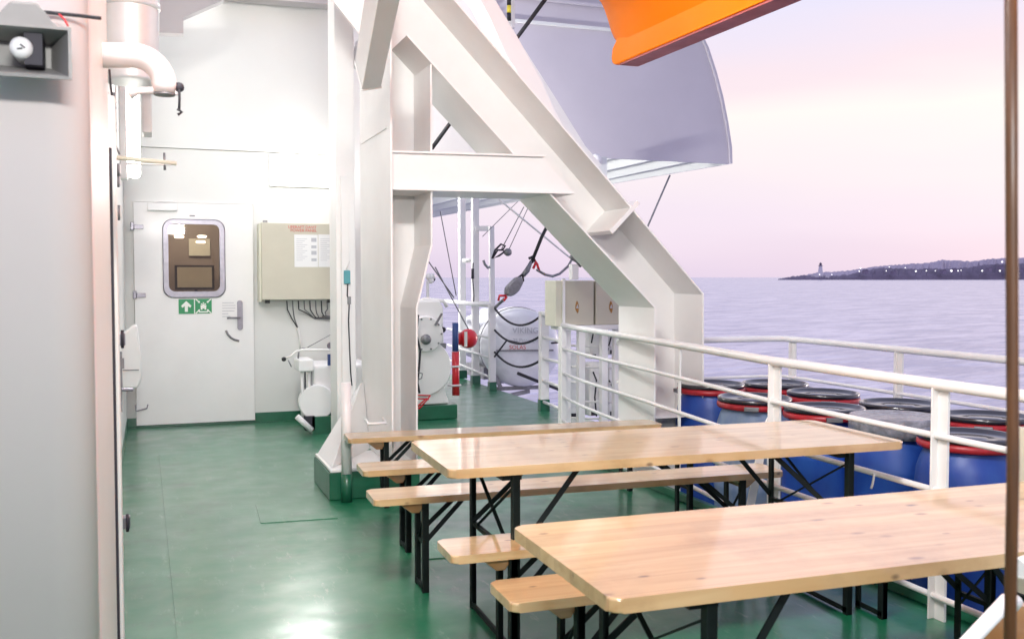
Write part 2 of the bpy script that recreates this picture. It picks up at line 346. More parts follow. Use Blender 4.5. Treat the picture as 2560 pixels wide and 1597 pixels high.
back = [(1890, 655), (1930, 645), (2000, 641), (2040, 634), (2100, 627), (2200, 620), (2230, 613), (2300, 617), (2350, 610), (2400, 608), (2700, 604)]
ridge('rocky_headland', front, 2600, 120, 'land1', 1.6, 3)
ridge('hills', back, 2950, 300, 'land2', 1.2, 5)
# lighthouse
p = at(1961, 652, Y=2600)
t = thing('lighthouse', 'small pale lighthouse tower standing on the far dark headland', 'lighthouse', (p.x, 2640, p.z))
h = at(1961, 621, Y=2600).z - p.z
MB().lathe([(11, -12), (9, 0), (5.5, h * .72), (5.5, h * .74)], (p.x, 2640, p.z), 14).build('tower', 'farwhite', t)
MB().lathe([(7.5, h * .74), (7.5, h * .78), (4, h * .78), (4, h * .9), (4.6, h * .9), (.4, h * 1.02)], (p.x, 2640, p.z), 12).build('lantern_room', 'land1', t)
MB().box(p.x - 34, p.x - 8, 2625, 2645, p.z - 10, p.z + 3).build('keeper_house', 'farwhite', t)
MB().box(p.x + 9, p.x + 24, 2625, 2645, p.z - 10, p.z + 2).build('keeper_house', 'farwhite', t)
# shore houses & lamps
hp = [(2052, 640), (2118, 642), (2236, 640), (2262, 637), (2345, 634), (2372, 630), (2392, 642), (2418, 636)]
for i, (x, y) in enumerate(hp):
    p = at(x, y, Y=2590); sz = random.uniform(11, 19)
    t = thing('shore_house', 'tiny far house on the dark headland shore, one of several', 'house', (p.x, 2590, p.z - 9), 'houses on the far headland')
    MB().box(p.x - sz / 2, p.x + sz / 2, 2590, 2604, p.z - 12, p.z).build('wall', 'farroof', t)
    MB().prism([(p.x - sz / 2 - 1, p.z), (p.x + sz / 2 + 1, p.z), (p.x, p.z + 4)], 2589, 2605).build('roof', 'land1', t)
lp = [(1940, 650), (1969, 650), (2034, 642), (2037, 635), (2098, 641), (2105, 632), (2143, 634), (2168, 642), (2193, 641), (2214, 641), (2252, 641), (2268, 641), (2275, 640), (2325, 641), (2372, 620), (2367, 641)]
for i, (x, y) in enumerate(lp):
    p = at(x, y, Y=2560); r = random.choice((1.5, 1.9, 2.6)) * (1.3 if i in (10, 11) else 1)
    t = thing('shore_lamp', 'bright point of lamp light along the far headland', 'lamp', (p.x, 2560, p.z), 'lamps along the far headland')
    MB().lathe([(.1, -r), (r * .8, -r * .6), (r, 0), (r * .8, r * .6), (.1, r)], (p.x, 2560, p.z), 8).build('bulb', 'farlight', t)
    MB().box(p.x - .6, p.x + .6, 2559.5, 2560.5, p.z - 16, p.z - r * .8).build('pole', 'land1', t)

# ------------------------------------------------------------------ decks and hull
def deck_mat():
    m = bpy.data.materials.new('wet_green_deck'); m.use_nodes = True; n = m.node_tree.nodes; l = m.node_tree.links; b = n['Principled BSDF']
    t = n.new('ShaderNodeTexCoord')
    def noise(sc, det, ro=.5):
        q = n.new('ShaderNodeTexNoise'); q.inputs['Scale'].default_value = sc; q.inputs['Detail'].default_value = det; q.inputs['Roughness'].default_value = ro
        l.new(t.outputs['Object'], q.inputs['Vector']); return q.outputs['Fac']
    big, mid, fine = noise(.9, 2), noise(4.5, 3), noise(70, 2)
    mx = n.new('ShaderNodeMixRGB'); mx.inputs[1].default_value = (.002, .115, .045, 1); mx.inputs[2].default_value = (.004, .18, .075, 1); l.new(big, mx.inputs[0])
    def scuff(src, lo, hi, colr, fac, prev):
        c = n.new('ShaderNodeValToRGB'); c.color_ramp.elements[0].position = lo; c.color_ramp.elements[0].color = (0, 0, 0, 1); c.color_ramp.elements[1].position = hi; c.color_ramp.elements[1].color = (fac, fac, fac, 1)
        l.new(src, c.inputs[0]); q = n.new('ShaderNodeMixRGB'); q.inputs[2].default_value = (*colr, 1); l.new(c.outputs[0], q.inputs[0]); l.new(prev, q.inputs[1]); return q.outputs[0]
    last = scuff(noise(2.1, 9, .72), .54, .68, (.006, .055, .035), .65, mx.outputs[0])
    mps = n.new('ShaderNodeMapping'); mps.inputs['Scale'].default_value = (1, .22, 1); mps.inputs['Rotation'].default_value = (0, 0, .5); l.new(t.outputs['Object'], mps.inputs[0])
    q = n.new('ShaderNodeTexNoise'); q.inputs['Scale'].default_value = 16; q.inputs['Detail'].default_value = 8; q.inputs['Roughness'].default_value = .75; l.new(mps.outputs[0], q.inputs['Vector'])
    last = scuff(q.outputs['Fac'], .58, .74, (.30, .42, .33), .55, last)
    last = scuff(noise(38, 5, .7), .66, .74, (.12, .09, .05), .6, last)
    l.new(last, b.inputs['Base Color'])
    mr = n.new('ShaderNodeMapRange'); mr.inputs['From Min'].default_value = .25; mr.inputs['From Max'].default_value = .75; mr.inputs['To Min'].default_value = .30; mr.inputs['To Max'].default_value = .55
    l.new(mid, mr.inputs['Value']); l.new(mr.outputs[0], b.inputs['Roughness'])
    m2 = n.new('ShaderNodeMapRange'); m2.inputs['From Min'].default_value = .3; m2.inputs['From Max'].default_value = .7; m2.inputs['To Min'].default_value = .18; m2.inputs['To Max'].default_value = .265
    l.new(big, m2.inputs['Value']); l.new(m2.outputs[0], b.inputs['Coat Roughness'])
    b.inputs['Coat Weight'].default_value = .85; b.inputs['Specular IOR Level'].default_value = .5
    a = n.new('ShaderNodeMath'); a.operation = 'MULTIPLY_ADD'; a.inputs[1].default_value = .10; l.new(fine, a.inputs[0]); l.new(mid, a.inputs[2])
    bu = n.new('ShaderNodeBump'); bu.inputs['Strength'].default_value = .16; bu.inputs['Distance'].default_value = .015; l.new(a.outputs[0], bu.inputs['Height']); l.new(bu.outputs[0], b.inputs['Normal']); l.new(bu.outputs[0], b.inputs['Coat Normal'])
    return m
M['deck'] = deck_mat()
b = MB(); b.prism([(-4, -4), (3.36, -4), (3.36, 7.45), (4.32, 7.45), (4.32, 14.6), (-4, 14.6)], -.25, 0, 'Z')
# weld seam and welded doubler plate read as slight ridges in the same paint
b.bar((.095, 3.0, .002), (.04, 8.8, .002), .012, .009)
deck = struct(b.build('deck', 'deck'))
b = MB(); P0 = at(620, 1238, Z=0); b.bar((P0.x, P0.y, .001), at(800, 1226, Z=0) + Vector((0, 0, .001)), .02, .010); b.bar((P0.x, P0.y, .001), (at(608, 1195, Z=0).x, at(608, 1195, Z=0).y, .001), .015, .008)
b.bar((1.35, 5.0, .001), (3.1, 4.93, .001), .016, .008)
struct(b.build('deck_weld_seams', 'deck'))
b = MB(); b.box(3.36, 5.5, -4, 7.45, -.5, -.3); struct(b.build('side_deck', 'deck'))
b = MB(); b.box(3.30, 3.34, -4, 7.4, .004, .055); tag(b.build('deck_coaming', 'green', bevel=.004), 'low green steel coaming at the deck edge beneath the white railing bars', 'coaming')
b = MB(); b.box(-6, 5.5, -6, 7.4, SEA - 1, -.52); b.box(-6, 4.32, 7.45, 30, SEA - 1, -.26); tag(b.build('ship_hull', 'white'), 'white side of the ship below the decks, above the sea', 'ship')

# ------------------------------------------------------------------ superstructure walls
YB = 10.4
t = thing('back_wall', 'bright white end wall holding the steel door with a window', 'wall', (1, YB, 0))
b = MB(); b.box(-2, -.165, YB, YB + .12, 0, 2.78); b.box(-.165, .985, YB, YB + .12, 2.245, 2.78); b.box(.985, 2.0, YB, YB + .12, 0, 2.78)
b.build('lower_wall', 'wall', t)
b = MB(); b.box(-2, 2.0, YB - .018, YB + .12, 2.785, 6.5); b.build('upper_wall', 'wall', t)
b = MB(); b.box(-.40, -.165, YB - .012, YB - .001, .003, .10); b.box(.985, 1.55, YB - .012, YB - .001, .003, .10); b.box(-.165, .985, YB - .006, YB + .1, .003, .025); b.build('skirting', 'green', t)
b = MB(); b.box(2.0, 2.12, YB, 15.9, 0, 6.5); tag(b.build('inner_bulkhead', 'white'), 'white bulkhead running forward behind the davit column', 'wall')
t = thing('side_wall', 'white side bulkhead seen edge-on between the corner and the steel door', 'wall', (-.3, 7, 0))
b = MB(); b.box(-.9, -.25, 3.9, YB - .055, 0, 6.5); b.build('plating', 'wall', t)
b = MB(); b.box(-.25, -.243, 3.9, YB - .02, .003, .1); b.build('skirting', 'green', t)
# near corner wall
def near_wall():
    t = thing('corner_wall', 'smooth pale wall in the left foreground with a rounded corner', 'wall', (-1, 2.5, 0))
    r = .09; x1, y0 = -.130, 2.43
    poly = [(-3, y0), (-.9, y0), (-.5, y0), (x1 - r, y0)] + [(x1 - r + r * math.sin(R(a)), y0 + r - r * math.cos(R(a))) for a in range(5, 91, 5)] + [(x1, 2.62), (-3, 2.62)]
    o = MB().prism(poly, 0, 6.5, 'Z').build('plating', 'near', t)
    for p in o.data.polygons:
        if abs(p.normal.z) < .5: p.use_smooth = p.normal.y < -.01
    MB().box(-.90, -.133, 2.625, 3.70, 0, 6.5).build('side_plating', 'wall', t)
    MB().box(-.20, -.113, 3.76, 3.86, 0.02, 2.14).build('jamb', 'wall', t, bevel=.006)
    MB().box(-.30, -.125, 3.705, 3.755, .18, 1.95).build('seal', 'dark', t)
    MB().box(-.30, -.132, 3.705, 3.76, .0, .17).build('foot', 'dullsteel', t)
near_wall()
# deckhead edges seen at the top
b = MB()
q = [at(378, 78, Y=8.6), at(434, 80, Y=8.6), at(434, 42, Y=8.6), at(530, 0, Y=8.6), at(560, -60, Y=8.6), at(378, -60, Y=8.6)]
b.prism([(p.x, p.z) for p in q], 8.6, 8.72); tag(b.build('deckhead_bracket', 'deckhead'), 'grey chamfered bracket plate under the deckhead beside the shiny duct', 'bracket')
a = at(520, -3, Y=10.2); c = at(786, 18, Y=10.2); c2 = at(786, -40, Y=10.2)
b = MB(); b.prism([(a.x, a.z - .0), (c.x, c.z), (c2.x, c2.z), (a.x, c2.z)], 10.1, 10.3); tag(b.build('deckhead_beam', 'deckhead'), 'grey deckhead beam across the top of the white end wall', 'beam')
# post strip left of the column
x0, x1 = at(797, 600, Y=7.75).x, at(835, 600, Y=7.75).x
t = thing('fire_station_post', 'narrow white box post between the beige panel and the davit column', 'post', (x0, 7.75, 0))
MB().box(x0 - .005, x1 + .02, 7.75, 8.05, 0, 5.6).build('post', 'white', t, bevel=.006)
p0, p1 = at(806, 416, Y=7.73), at(832, 940, Y=7.73)
MB().box(p0.x, p1.x - .01, 7.71, 7.748, p1.z, p0.z).build('cover_strip', 'white', t, bevel=.004)

# ------------------------------------------------------------------ the steel door
def door():
    t = thing('steel_door', 'white steel door with a rounded window and green escape signs', 'door', (.4, YB - .03, 0))
    x0, x1, z0, z1 = -.160, .980, .03, 2.240; y0, y1 = YB - .035, YB + .02
    g0, g1 = at(400, 690, Y=YB - .04), at(519, 532, Y=YB - .04)
    hx0, hx1, hz0, hz1 = g0.x, g1.x, g0.z, g1.z
    b = MB(); b.box(x0, hx0, y0, y1, z0, z1); b.box(hx1, x1, y0, y1, z0, z1); b.box(hx0, hx1, y0, y1, z0, hz0); b.box(hx0, hx1, y0, y1, hz1, z1)
    b.build('leaf', 'white', t)
    # window ring
    wd = thing('window', None, None, (hx0, y0, hz0)); wd.parent = t; wd.matrix_parent_inverse = Matrix.Translation(t.location).inverted()
    def ring(ox0, ox1, oz0, oz1, orad, ix0, ix1, iz0, iz1, irad, ya, yb, name, m):
        A = rrect(ox0, ox1, oz0, oz1, orad); B = rrect(ix0, ix1, iz0, iz1, irad); b = MB(); bm = b.bm
        vs = [[bm.verts.new((p[0], y, p[1])) for p in poly] for poly, y in ((A, ya + .012), (A, ya + .004), ([(p[0] + (.008 if p[0] < (ox0 + ox1) / 2 else -.008), p[1] + (.008 if p[1] < (oz0 + oz1) / 2 else -.008)) for p in A], ya), (B, ya), (B, yb))]
        n = len(A)
        for r0, r1 in zip(vs, vs[1:]):
            for k in range(n): bm.faces.new((r0[k], r0[(k + 1) % n], r1[(k + 1) % n], r1[k]))
        return b.build(name, m, wd)
    ring(hx0 - .055, hx1 + .055, hz0 - .065, hz1 + .05, .10, hx0, hx1, hz0, hz1, .06, y0 - .014, y1, 'frame', 'steel')
    m = bpy.data.materials.new('window_glass'); m.use_nodes = True; n = m.node_tree.nodes; l = m.node_tree.links
    n.remove(n['Principled BSDF']); o = n['Material Output']; tr = n.new('ShaderNodeBsdfTransparent'); tr.inputs[0].default_value = (.8, .74, .66, 1); gl = n.new('ShaderNodeBsdfGlossy'); gl.inputs['Roughness'].default_value = .02
    fr = n.new('ShaderNodeFresnel'); fr.inputs[0].default_value = 1.5; mx = n.new('ShaderNodeMixShader'); l.new(fr.outputs[0], mx.inputs[0]); l.new(tr.outputs[0], mx.inputs[1]); l.new(gl.outputs[0], mx.inputs[2]); l.new(mx.outputs[0], o.inputs[0])
    M['glass'] = m
    MB().prism(rrect(hx0, hx1, hz0, hz1, .055), y0 + .012, y0 + .018).build('pane', 'glass', wd)
    # hinges, handle, closer
    for px, py in ((320, 537), (326, 699)):
        p = at(px, py, Y=y0); MB().box(p.x - .045, p.x - .01, y0 - .03, y0 + .0, p.z - .035, p.z + .045, .006).box(p.x - .01, p.x + .075, y0 - .016, y0 - .001, p.z - .022, p.z + .022, .003).build('hinge', 'steel', t)
    a, c = at(349, 478, Y=y0), at(419, 500, Y=y0)
    MB().box(a.x, c.x, y0 - .045, y0 - .001, c.z, a.z - .01, .005).bar((a.x + .06, y0 - .03, a.z + .0), (a.x + .24, y0 - .03, a.z + .015), .012, .01).build('door_closer', 'white', t)
    a, c = at(561, 711, Y=y0), at(575, 781, Y=y0); hc = (a.x + c.x) / 2
    h = MB().prism(rrect(a.x, c.x, c.z, a.z, .024), y0 - .012, y0 - .001).build('handle_plate', 'steel', t)
    hz = at(566, 752, Y=y0).z
    MB().tube([(hc, y0 - .01, hz), (hc, y0 - .055, hz), (hc - .11, y0 - .055, hz + .003), (hc - .125, y0 - .03, hz)], .009, 10).build('lever', 'steel', h)
    pts = [at(x, y, Y=y0 - .006) for x, y in ((535, 782), (539, 791), (546, 799), (555, 804), (566, 807))]
    MB().tube(pts, .011, 8).build('pull_grip', 'dullsteel', t)
    for k in range(6):
        a = at(526, 716 + k * 6.5, Y=y0 - .002); wv = (.115, .13, .13, .12, .06, .08)[k]
        MB().box(a.x, a.x + wv, y0 - .003, y0 - .001, a.z - .006, a.z).build('small_notice_line', 'ink', t)
    a = at(455, 511, Y=y0); MB().box(a.x - .025, a.x + .025, y0 - .004, y0 - .001, a.z - .006, a.z + .006).build('number_plate', 'dullsteel', t)
    # lower latch
    pts = [at(x, y, Y=y0 - .02) for x, y in ((321, 958), (322, 973), (348, 966), (350, 957))]
    MB().tube(pts, .007, 8).build('hold_back_hook', 'steel', t)
    # green signs
    def sign(px0, px1, py0, py1):
        a, c = at(px0, py1, Y=y0 - .003), at(px1, py0, Y=y0 - .003)
        o = MB().box(a.x, c.x, y0 - .006, y0 - .001, a.z, c.z).build('escape_sign', 'signgreen', t); return o, a, c
    o, a, c = sign(423, 459, 708, 743); o['label'] = 'green square sign with white upward arrow'
    cx, cz, s = (a.x + c.x) / 2, (a.z + c.z) / 2, (c.x - a.x)
    MB().prism([(cx - .1 * s, cz - .36 * s), (cx + .1 * s, cz - .36 * s), (cx + .1 * s, cz + .02 * s), (cx + .27 * s, cz - .08 * s), (cx + .33 * s, cz + .06 * s), (cx, cz + .38 * s), (cx - .33 * s, cz + .06 * s), (cx - .27 * s, cz - .08 * s), (cx - .1 * s, cz + .02 * s)], y0 - .008, y0 - .0062).build('arrow', 'signwhite', o)
    o, a, c = sign(462, 501, 707, 742); o['label'] = 'green square muster sign with white corner arrows and figures'
    cx, cz, s = (a.x + c.x) / 2, (a.z + c.z) / 2, (c.x - a.x)
    b = MB()
    for sx in (-1, 1):
        for sz in (-1, 1):
            b.bar((cx + sx * .47 * s, y0 - .0072, cz + sz * .45 * s), (cx + sx * .27 * s, y0 - .0072, cz + sz * .27 * s), .002, .07 * s, (sx, 0, -sz))
            b.prism([(cx + sx * .2 * s, cz + sz * .2 * s), (cx + sx * .34 * s, cz + sz * .22 * s), (cx + sx * .22 * s, cz + sz * .34 * s)], y0 - .0085, y0 - .0065)
    b.build('corner_arrow', 'signwhite', o)
    b = MB()
    for dx, dz, k in ((-.11, -.02, 1), (.11, -.02, 1), (0, .05, 1.1)):
        b.prism([(cx + dx * s + .045 * s * math.cos(q), cz + dz * s + .15 * s + .045 * s * math.sin(q)) for q in [R(i * 45) for i in range(8)]], y0 - .0085, y0 - .0065)
        b.prism([(cx + dx * s - .045 * s, cz + dz * s - .2 * s), (cx + dx * s + .045 * s, cz + dz * s - .2 * s), (cx + dx * s + .07 * s, cz + dz * s + .08 * s), (cx + dx * s - .07 * s, cz + dz * s + .08 * s)], y0 - .0095 - .0004 * k, y0 - .0066)
    b.prism([(cx - .3 * s, cz - .32 * s), (cx + .3 * s, cz - .32 * s), (cx + .26 * s, cz - .4 * s), (cx - .26 * s, cz - .4 * s)], y0 - .008, y0 - .0065)
    b.build('figures', 'signwhite', o)
    # room behind the pane
    r = thing('room_behind_door', 'dim brown room seen through the window of the steel door', 'room', (.4, YB + 1, 0))
    b = MB(); b.box(-.4, 1.3, YB + 1.6, YB + 1.65, .2, 2.6); b.box(-.42, -.4, YB + .13, YB + 1.6, .2, 2.6); b.box(1.3, 1.32, YB + .13, YB + 1.6, .2, 2.6); b.box(-.4, 1.3, YB + .13, YB + 1.6, 2.6, 2.62); b.box(-.4, 1.3, YB + .13, YB + 1.6, .18, .2)
    b.build('wall', 'brownin', r)
    a, c = at(414, 686, Y=YB + .6), at(507, 628, Y=YB + .6)
    o = MB().box(a.x, c.x, YB + .6, YB + .62, a.z, c.z).build('black_frame', 'black', r)
    MB().box(a.x + .025, c.x - .025, YB + .592, YB + .599, a.z + .025, c.z - .02).build('board', 'cream', o)
    MB().box(a.x + .2, a.x + .23, YB + .62, YB + .65, .2, c.z - .02).build('stand', 'black', r)
    for px, py in ((414, 548), (424, 561), (478, 560), (475, 573)):
        p = at(px, py, Y=YB + 1.2); MB().lathe([(.04, -.012), (.055, 0), (.04, .012)], p, 16).build('lamp_reflection_disc', 'paneglint', r)  # glowing discs added for lamp reflections in the pane
    o = area('room_light', (.4, YB + .9, 2.5), .5, 14, (0, 0, 0)); o.parent = r; o.matrix_parent_inverse = Matrix.Translation(r.location).inverted()  # fill light added so the room is less dark
    a, c = at(448, 605, Y=YB + 1.5), at(498, 565, Y=YB + 1.5); MB().box(a.x, c.x, YB + 1.57, YB + 1.59, a.z, c.z).build('notice', 'cream', r)
door()

# ------------------------------------------------------------------ power panel
def panel():
    a, c = at(620, 710, Y=YB - .25), at(835, 531, Y=YB - .25); y0 = YB - .25
    t = thing('power_panel', 'beige wall cabinet with red lettering and two white notices', 'cabinet', (a.x, y0, a.z))
    MB().box(a.x, c.x, y0, YB - .02, a.z, c.z, .006).build('cabinet', 'cream', t)
    MB().box(a.x - .02, a.x - .001, y0 + .02, YB - .02, a.z - .02, c.z - .01).build('side_panel', 'creamlit', t)
    b = MB()
    for px in (628, 787):
        p = at(px, 527, Y=y0 + .05); b.box(p.x - .02, p.x + .02, y0 + .04, y0 + .1, c.z - .005, c.z + .025)
    b.build('lug', 'dullsteel', t)
    for px in (634, 782):
        p = at(px, 714, Y=y0 + .02); MB().box(p.x - .022, p.x + .022, y0 + .03, y0 + .08, a.z - .035, a.z - .001).build('foot', 'black', t)
    p = at(716, 541, Y=y0); text('panel_lettering', 'LIFERAFT DAVIT', .040, (p.x, y0 - .002, p.z), (R(90), 0, 0), 'redink', t)
    p = at(719, 549, Y=y0); text('panel_lettering', 'POWER PANEL', .040, (p.x, y0 - .002, p.z), (R(90), 0, 0), 'redink', t)
    for x0, x1 in ((697, 752), (754, 812)):
        p, q = at(x0, 632, Y=y0), at(x1, 556, Y=y0)
        o = MB().box(p.x, q.x, y0 - .004, y0 - .0005, p.z, q.z).build('notice', 'paper', t)
        b = MB(); h = q.z - p.z; wd = q.x - p.x
        for k in range(12): b.box(p.x + .02, p.x + wd * (.55 - .1 * (k % 3)), y0 - .0055, y0 - .0045, q.z - h * (.14 + k * .06), q.z - h * (.14 + k * .06) + .004)
        for k in range(4): b.box(p.x + wd * .72, p.x + wd * .94, y0 - .0055, y0 - .0045, q.z - h * (.22 + k * .2), q.z - h * (.10 + k * .2) - .01 * (k % 2))
        b.build('print', 'ink', o)
    # cables
    ends = [(704, 775), (704, 773), (742, 752), (745, 754), (748, 752), (756, 753), (768, 750), (772, 749)]
    for i, (ex, ey) in enumerate(ends):
        s = at(679 + i * 13.6, 712, Y=y0 + .08); e = at(ex, ey, Y=YB - .03)
        m1 = Vector((s.x + .01, s.y + .04, s.z - .09)); pts = [s, m1, s.lerp(e, .6) + Vector((-.01, .02, -.02)), e]
        if i >= 2: pts.append(at(800 + i, 752 + (i % 2) * 3, Y=YB - .03))
        MB().tube(pts, .006, 6).build('cable', 'rope' if i % 2 == 0 else 'dullsteel', t)
    q0, q1 = at(762, 749, Y=YB - .03), at(815, 753, Y=YB - .03)
    MB().tube([q0, q1], .013, 8).build('cable_bundle', 'dullsteel', t)
panel()
# cable drop and conduit on the wall
MB_p = [at(704, 775, Y=YB - .02), at(710, 800, Y=YB - .02), at(712, 830, Y=YB - .03)]
tag(MB().tube(MB_p, .012, 8).build('conduit', 'pipew'), 'thin white conduit running down the wall below the beige cabinet', 'conduit')

# ------------------------------------------------------------------ lamps
a, c = at(641, 437, Y=YB - .12), at(812, 372, Y=YB - .12)
t = thing('wall_lamp', 'long lit fluorescent lamp on the end wall above the beige cabinet', 'lamp', (a.x, YB - .1, a.z))
MB().box(a.x, c.x, YB - .045, YB - .002, a.z - .01, c.z + .01, .01).build('housing', 'white', t)
MB().box(a.x + .02, c.x - .02, YB - .14, YB - .047, a.z, c.z, .035).build('diffuser', 'lamp', t)
o = area('wall_lamp_light', ((a.x + c.x) / 2, YB - .16, (a.z + c.z) / 2), .7, 13, (R(-90), 0, 0), sy=.2); o.parent = t; o.matrix_parent_inverse = Matrix.Translation(t.location).inverted()
# side lamp
t = thing('side_lamp', 'lit upright fluorescent lamp on the side wall by the bent pipe', 'lamp', (-.2, 8.6, 2.9))
a, c = at(303, 420, Y=8.6), at(329, 165, Y=8.6)
MB().box(a.x - .06, a.x - .002, 8.5, 8.7, a.z - .02, c.z + .02, .01).build('housing', 'white', t)
MB().box(a.x, c.x, 8.52, 8.68, a.z, c.z, .03).build('diffuser', 'lamp', t)
o = area('side_lamp_light', (c.x + .03, 8.6, (a.z + c.z) / 2), .15, 10, (R(0), R(-90), 0), sy=.9); o.parent = t; o.matrix_parent_inverse = Matrix.Translation(t.location).inverted()
# unseen floodlights; all but the end-wall one are added to lift dark parts
def flood(name, label, loc, aim, power, size=.6):
    t = thing(name, label, 'lamp', loc); loc = Vector(loc); d = (Vector(aim) - loc).normalized(); q = d.to_track_quat('-Z', 'Y')
    b = MB(); b.box(-size / 2 - .04, size / 2 + .04, -.12, .12, -.02, .10, .02); o = b.build('housing', 'white', t); o.matrix_parent_inverse = Matrix.Identity(4); o.location = (0, 0, 0); o.rotation_mode = 'QUATERNION'; o.rotation_quaternion = q
    b = MB(); b.box(-size / 2, size / 2, -.09, .09, -.05, -.021, .01); o = b.build('diffuser', 'lamp', t); o.matrix_parent_inverse = Matrix.Identity(4); o.rotation_mode = 'QUATERNION'; o.rotation_quaternion = q
    l = area(name + '_light', (0, 0, 0), size, power, (0, 0, 0), sy=.18); l.parent = t; l.location = d * .06; l.rotation_mode = 'QUATERNION'; l.rotation_quaternion = q
flood('unseen_floodlight', 'white floodlight high on the end wall above the picture, over the green deck', (.95, 10.1, 4.75), (1.0, 5.0, 0), 26, 1.0)
flood('unseen_floodlight', 'long added fill light out of view at upper left, brightening the davit frame', (-.0, 1.9, 4.1), (3.2, 8.0, 2.4), 185, 1.7)  # unseen fill light added to lift the davit frame
flood('platform_fill_lamp', 'small added fill lamp hidden behind the davit column head, brightening the boat platform', (1.72, 7.75, 3.25), (3.6, 9.4, 2.4), 13, .3)  # lamp added to lift the platform, hidden behind the column
flood('unseen_floodlight', 'added fill light behind the camera, brightening the benches and davit frame', (.2, -1.0, 2.5), (2.4, 7.5, 2.2), 75, .9)  # fill light added behind the camera
flood('wing_fill_light', 'added fill light hidden by the forward bulkhead, brightening the underside of the wing', (2.3, 14.2, 2.5), (6.5, 17.5, 3.8), 260, .6)  # hidden light added to lift the dark wing underside
flood('wing_fill_light', 'second added fill light hidden far forward, brightening the underside of the wing', (2.3, 21, 2.3), (7.5, 24, 3.9), 260, .6)  # another hidden light added for the far wing underside

# ------------------------------------------------------------------ davit frame
def davit():
    t = thing('davit_frame', 'tall white steel davit frame of column, crossbeam and sloping leg', 'davit frame', (2.6, 6.9, 0))
    Y0, Y1, YW = 6.6, 7.2, 7.05; T = .014
    # pedestal
    gp = [at(780, 1140, Y=6.55), at(780, 1090, Y=6.55)]
    MB().box(1.10, 1.725, 6.55, 7.22, .003, .185).build('pedestal_foot', 'green', t, bevel=.004)
    zt = at(780, 1112, Y=6.55).z
    MB().box(1.108, 1.722, 6.558, 7.215, .186, zt).build('pedestal', 'white', t, bevel=.006)
    b = MB(); bm = b.bm
    zg = at(838, 905, Y=7.4).z
    V = [bm.verts.new(p) for p in ((1.125, 6.60, zt + .001), (1.522, 7.25, zt + .001), (1.125, 7.2, zt + .001), (1.522, 7.48, zt + .001), (1.49, 7.40, zg), (1.522, 7.46, zg))]
    for f in ((0, 1, 5, 4), (0, 4, 2), (2, 4, 5, 3), (1, 3, 5), (0, 2, 3, 1)): bm.faces.new([V[k] for k in f])
    b.build('gusset', 'white', t, bevel=.004)
    # column
    MB().strip([(1.531, zt + .002), (1.533, 5.5)], T, 6.53, 7.55).build('column_flange', 'white', t, bevel=.002)
    MB().prism([(1.54, zt + .002), (1.712, zt + .002), (1.714, 1.284), (1.822, 1.723), (1.822, 2.985), (1.66, 3.14), (1.66, 5.5), (1.54, 5.5)], YW, YW + T).build('column_web', 'white', t)
    MB().strip([(1.718, zt + .002), (1.722, 1.284), (1.830, 1.723), (1.83, 2.965)], T, Y0, Y1).build('column_flange', 'white', t, bevel=.002)
    # crossbeam
    ea, eb = at(1284, 369, Y=6.59), at(1357, 453, Y=6.59)
    MB().prism([(1.541, 2.108), (eb.x, 2.118), (ea.x, 2.36), (1.541, 2.345)], 6.585, 6.597).build('crossbeam_web', 'white', t)
    MB().prism([(1.541, 2.345), (ea.x + .01, 2.362), (ea.x - .01, 2.376), (1.541, 2.359)], 6.56, 7.12).build('crossbeam_flange', 'white', t, bevel=.002)
    MB().prism([(1.541, 2.093), (eb.x, 2.103), (eb.x - .01, 2.117), (1.541, 2.107)], 6.56, 7.12).build('crossbeam_flange', 'white', t, bevel=.002)
    # sloping leg
    inner = [(1.66, 3.15), (2.71, 2.109), (3.58, 1.27), (3.584, -.30)]
    outer = [(1.05, 4.38), (1.997, 3.42), (3.11, 2.29), (3.996, 1.37), (4.012, -.30)]
    MB().prism([(1.02, 3.7), (1.45, 3.2)] + inner + outer[::-1], YW - .02, YW - .02 + T).build('leg_web', 'white', t)
    MB().strip(inner, T, Y0 - .006, Y1 + .004).build('leg_flange', 'white', t, bevel=.002)
    MB().strip(outer, T, Y0 - .006, Y1 + .004).build('leg_flange', 'white', t, bevel=.002)
    # stiffener plate standing proud of the outer flange
    a, c = at(1446, 550, Y=6.59), at(1512, 478, Y=6.59)
    MB().bar((a.x, 6.85, a.z), (c.x, 6.85, c.z), .53, .035, (1, 0, 1)).build('stiffener', 'white', t, bevel=.003)
    for z in (.42,): MB().box(3.595, 4.0, 6.62, YW - .022, z, z + .012).build('stiffener', 'white', t)
    MB().box(3.45, 4.15, 6.5, 7.3, -.298, -.27).build('foot_plate', 'white', t)
    # tapered cover plate under the head of the leg
    # weld line and eye plates on the column
    z = at(870, 300, Y=6.6).z; MB().box(1.518, 1.5235, 6.62, 7.5, z, z + .012).build('weld_strip', 'white', t)
    p = at(886, 1000, Y=6.55)
    MB().tube([(p.x - .05, 6.6, p.z + .02), (p.x - .05, 6.5, p.z), (p.x + .07, 6.5, p.z), (p.x + .07, 6.6, p.z + .02)], .01, 8).build('eye_plate', 'white', t)
davit()
# downpipe at the pedestal
t = thing('drain_pipe', 'white round pipe with a green foot at the near corner of the davit pedestal', 'pipe', (1.2, 6.48, 0))
MB().tube([(1.205, 6.49, .19), (1.205, 6.49, .80)], .035, 16).build('pipe', 'pipew', t)
MB().tube([(1.205, 6.49, .0), (1.205, 6.49, .189)], .037, 16).build('pipe_foot', 'green', t)
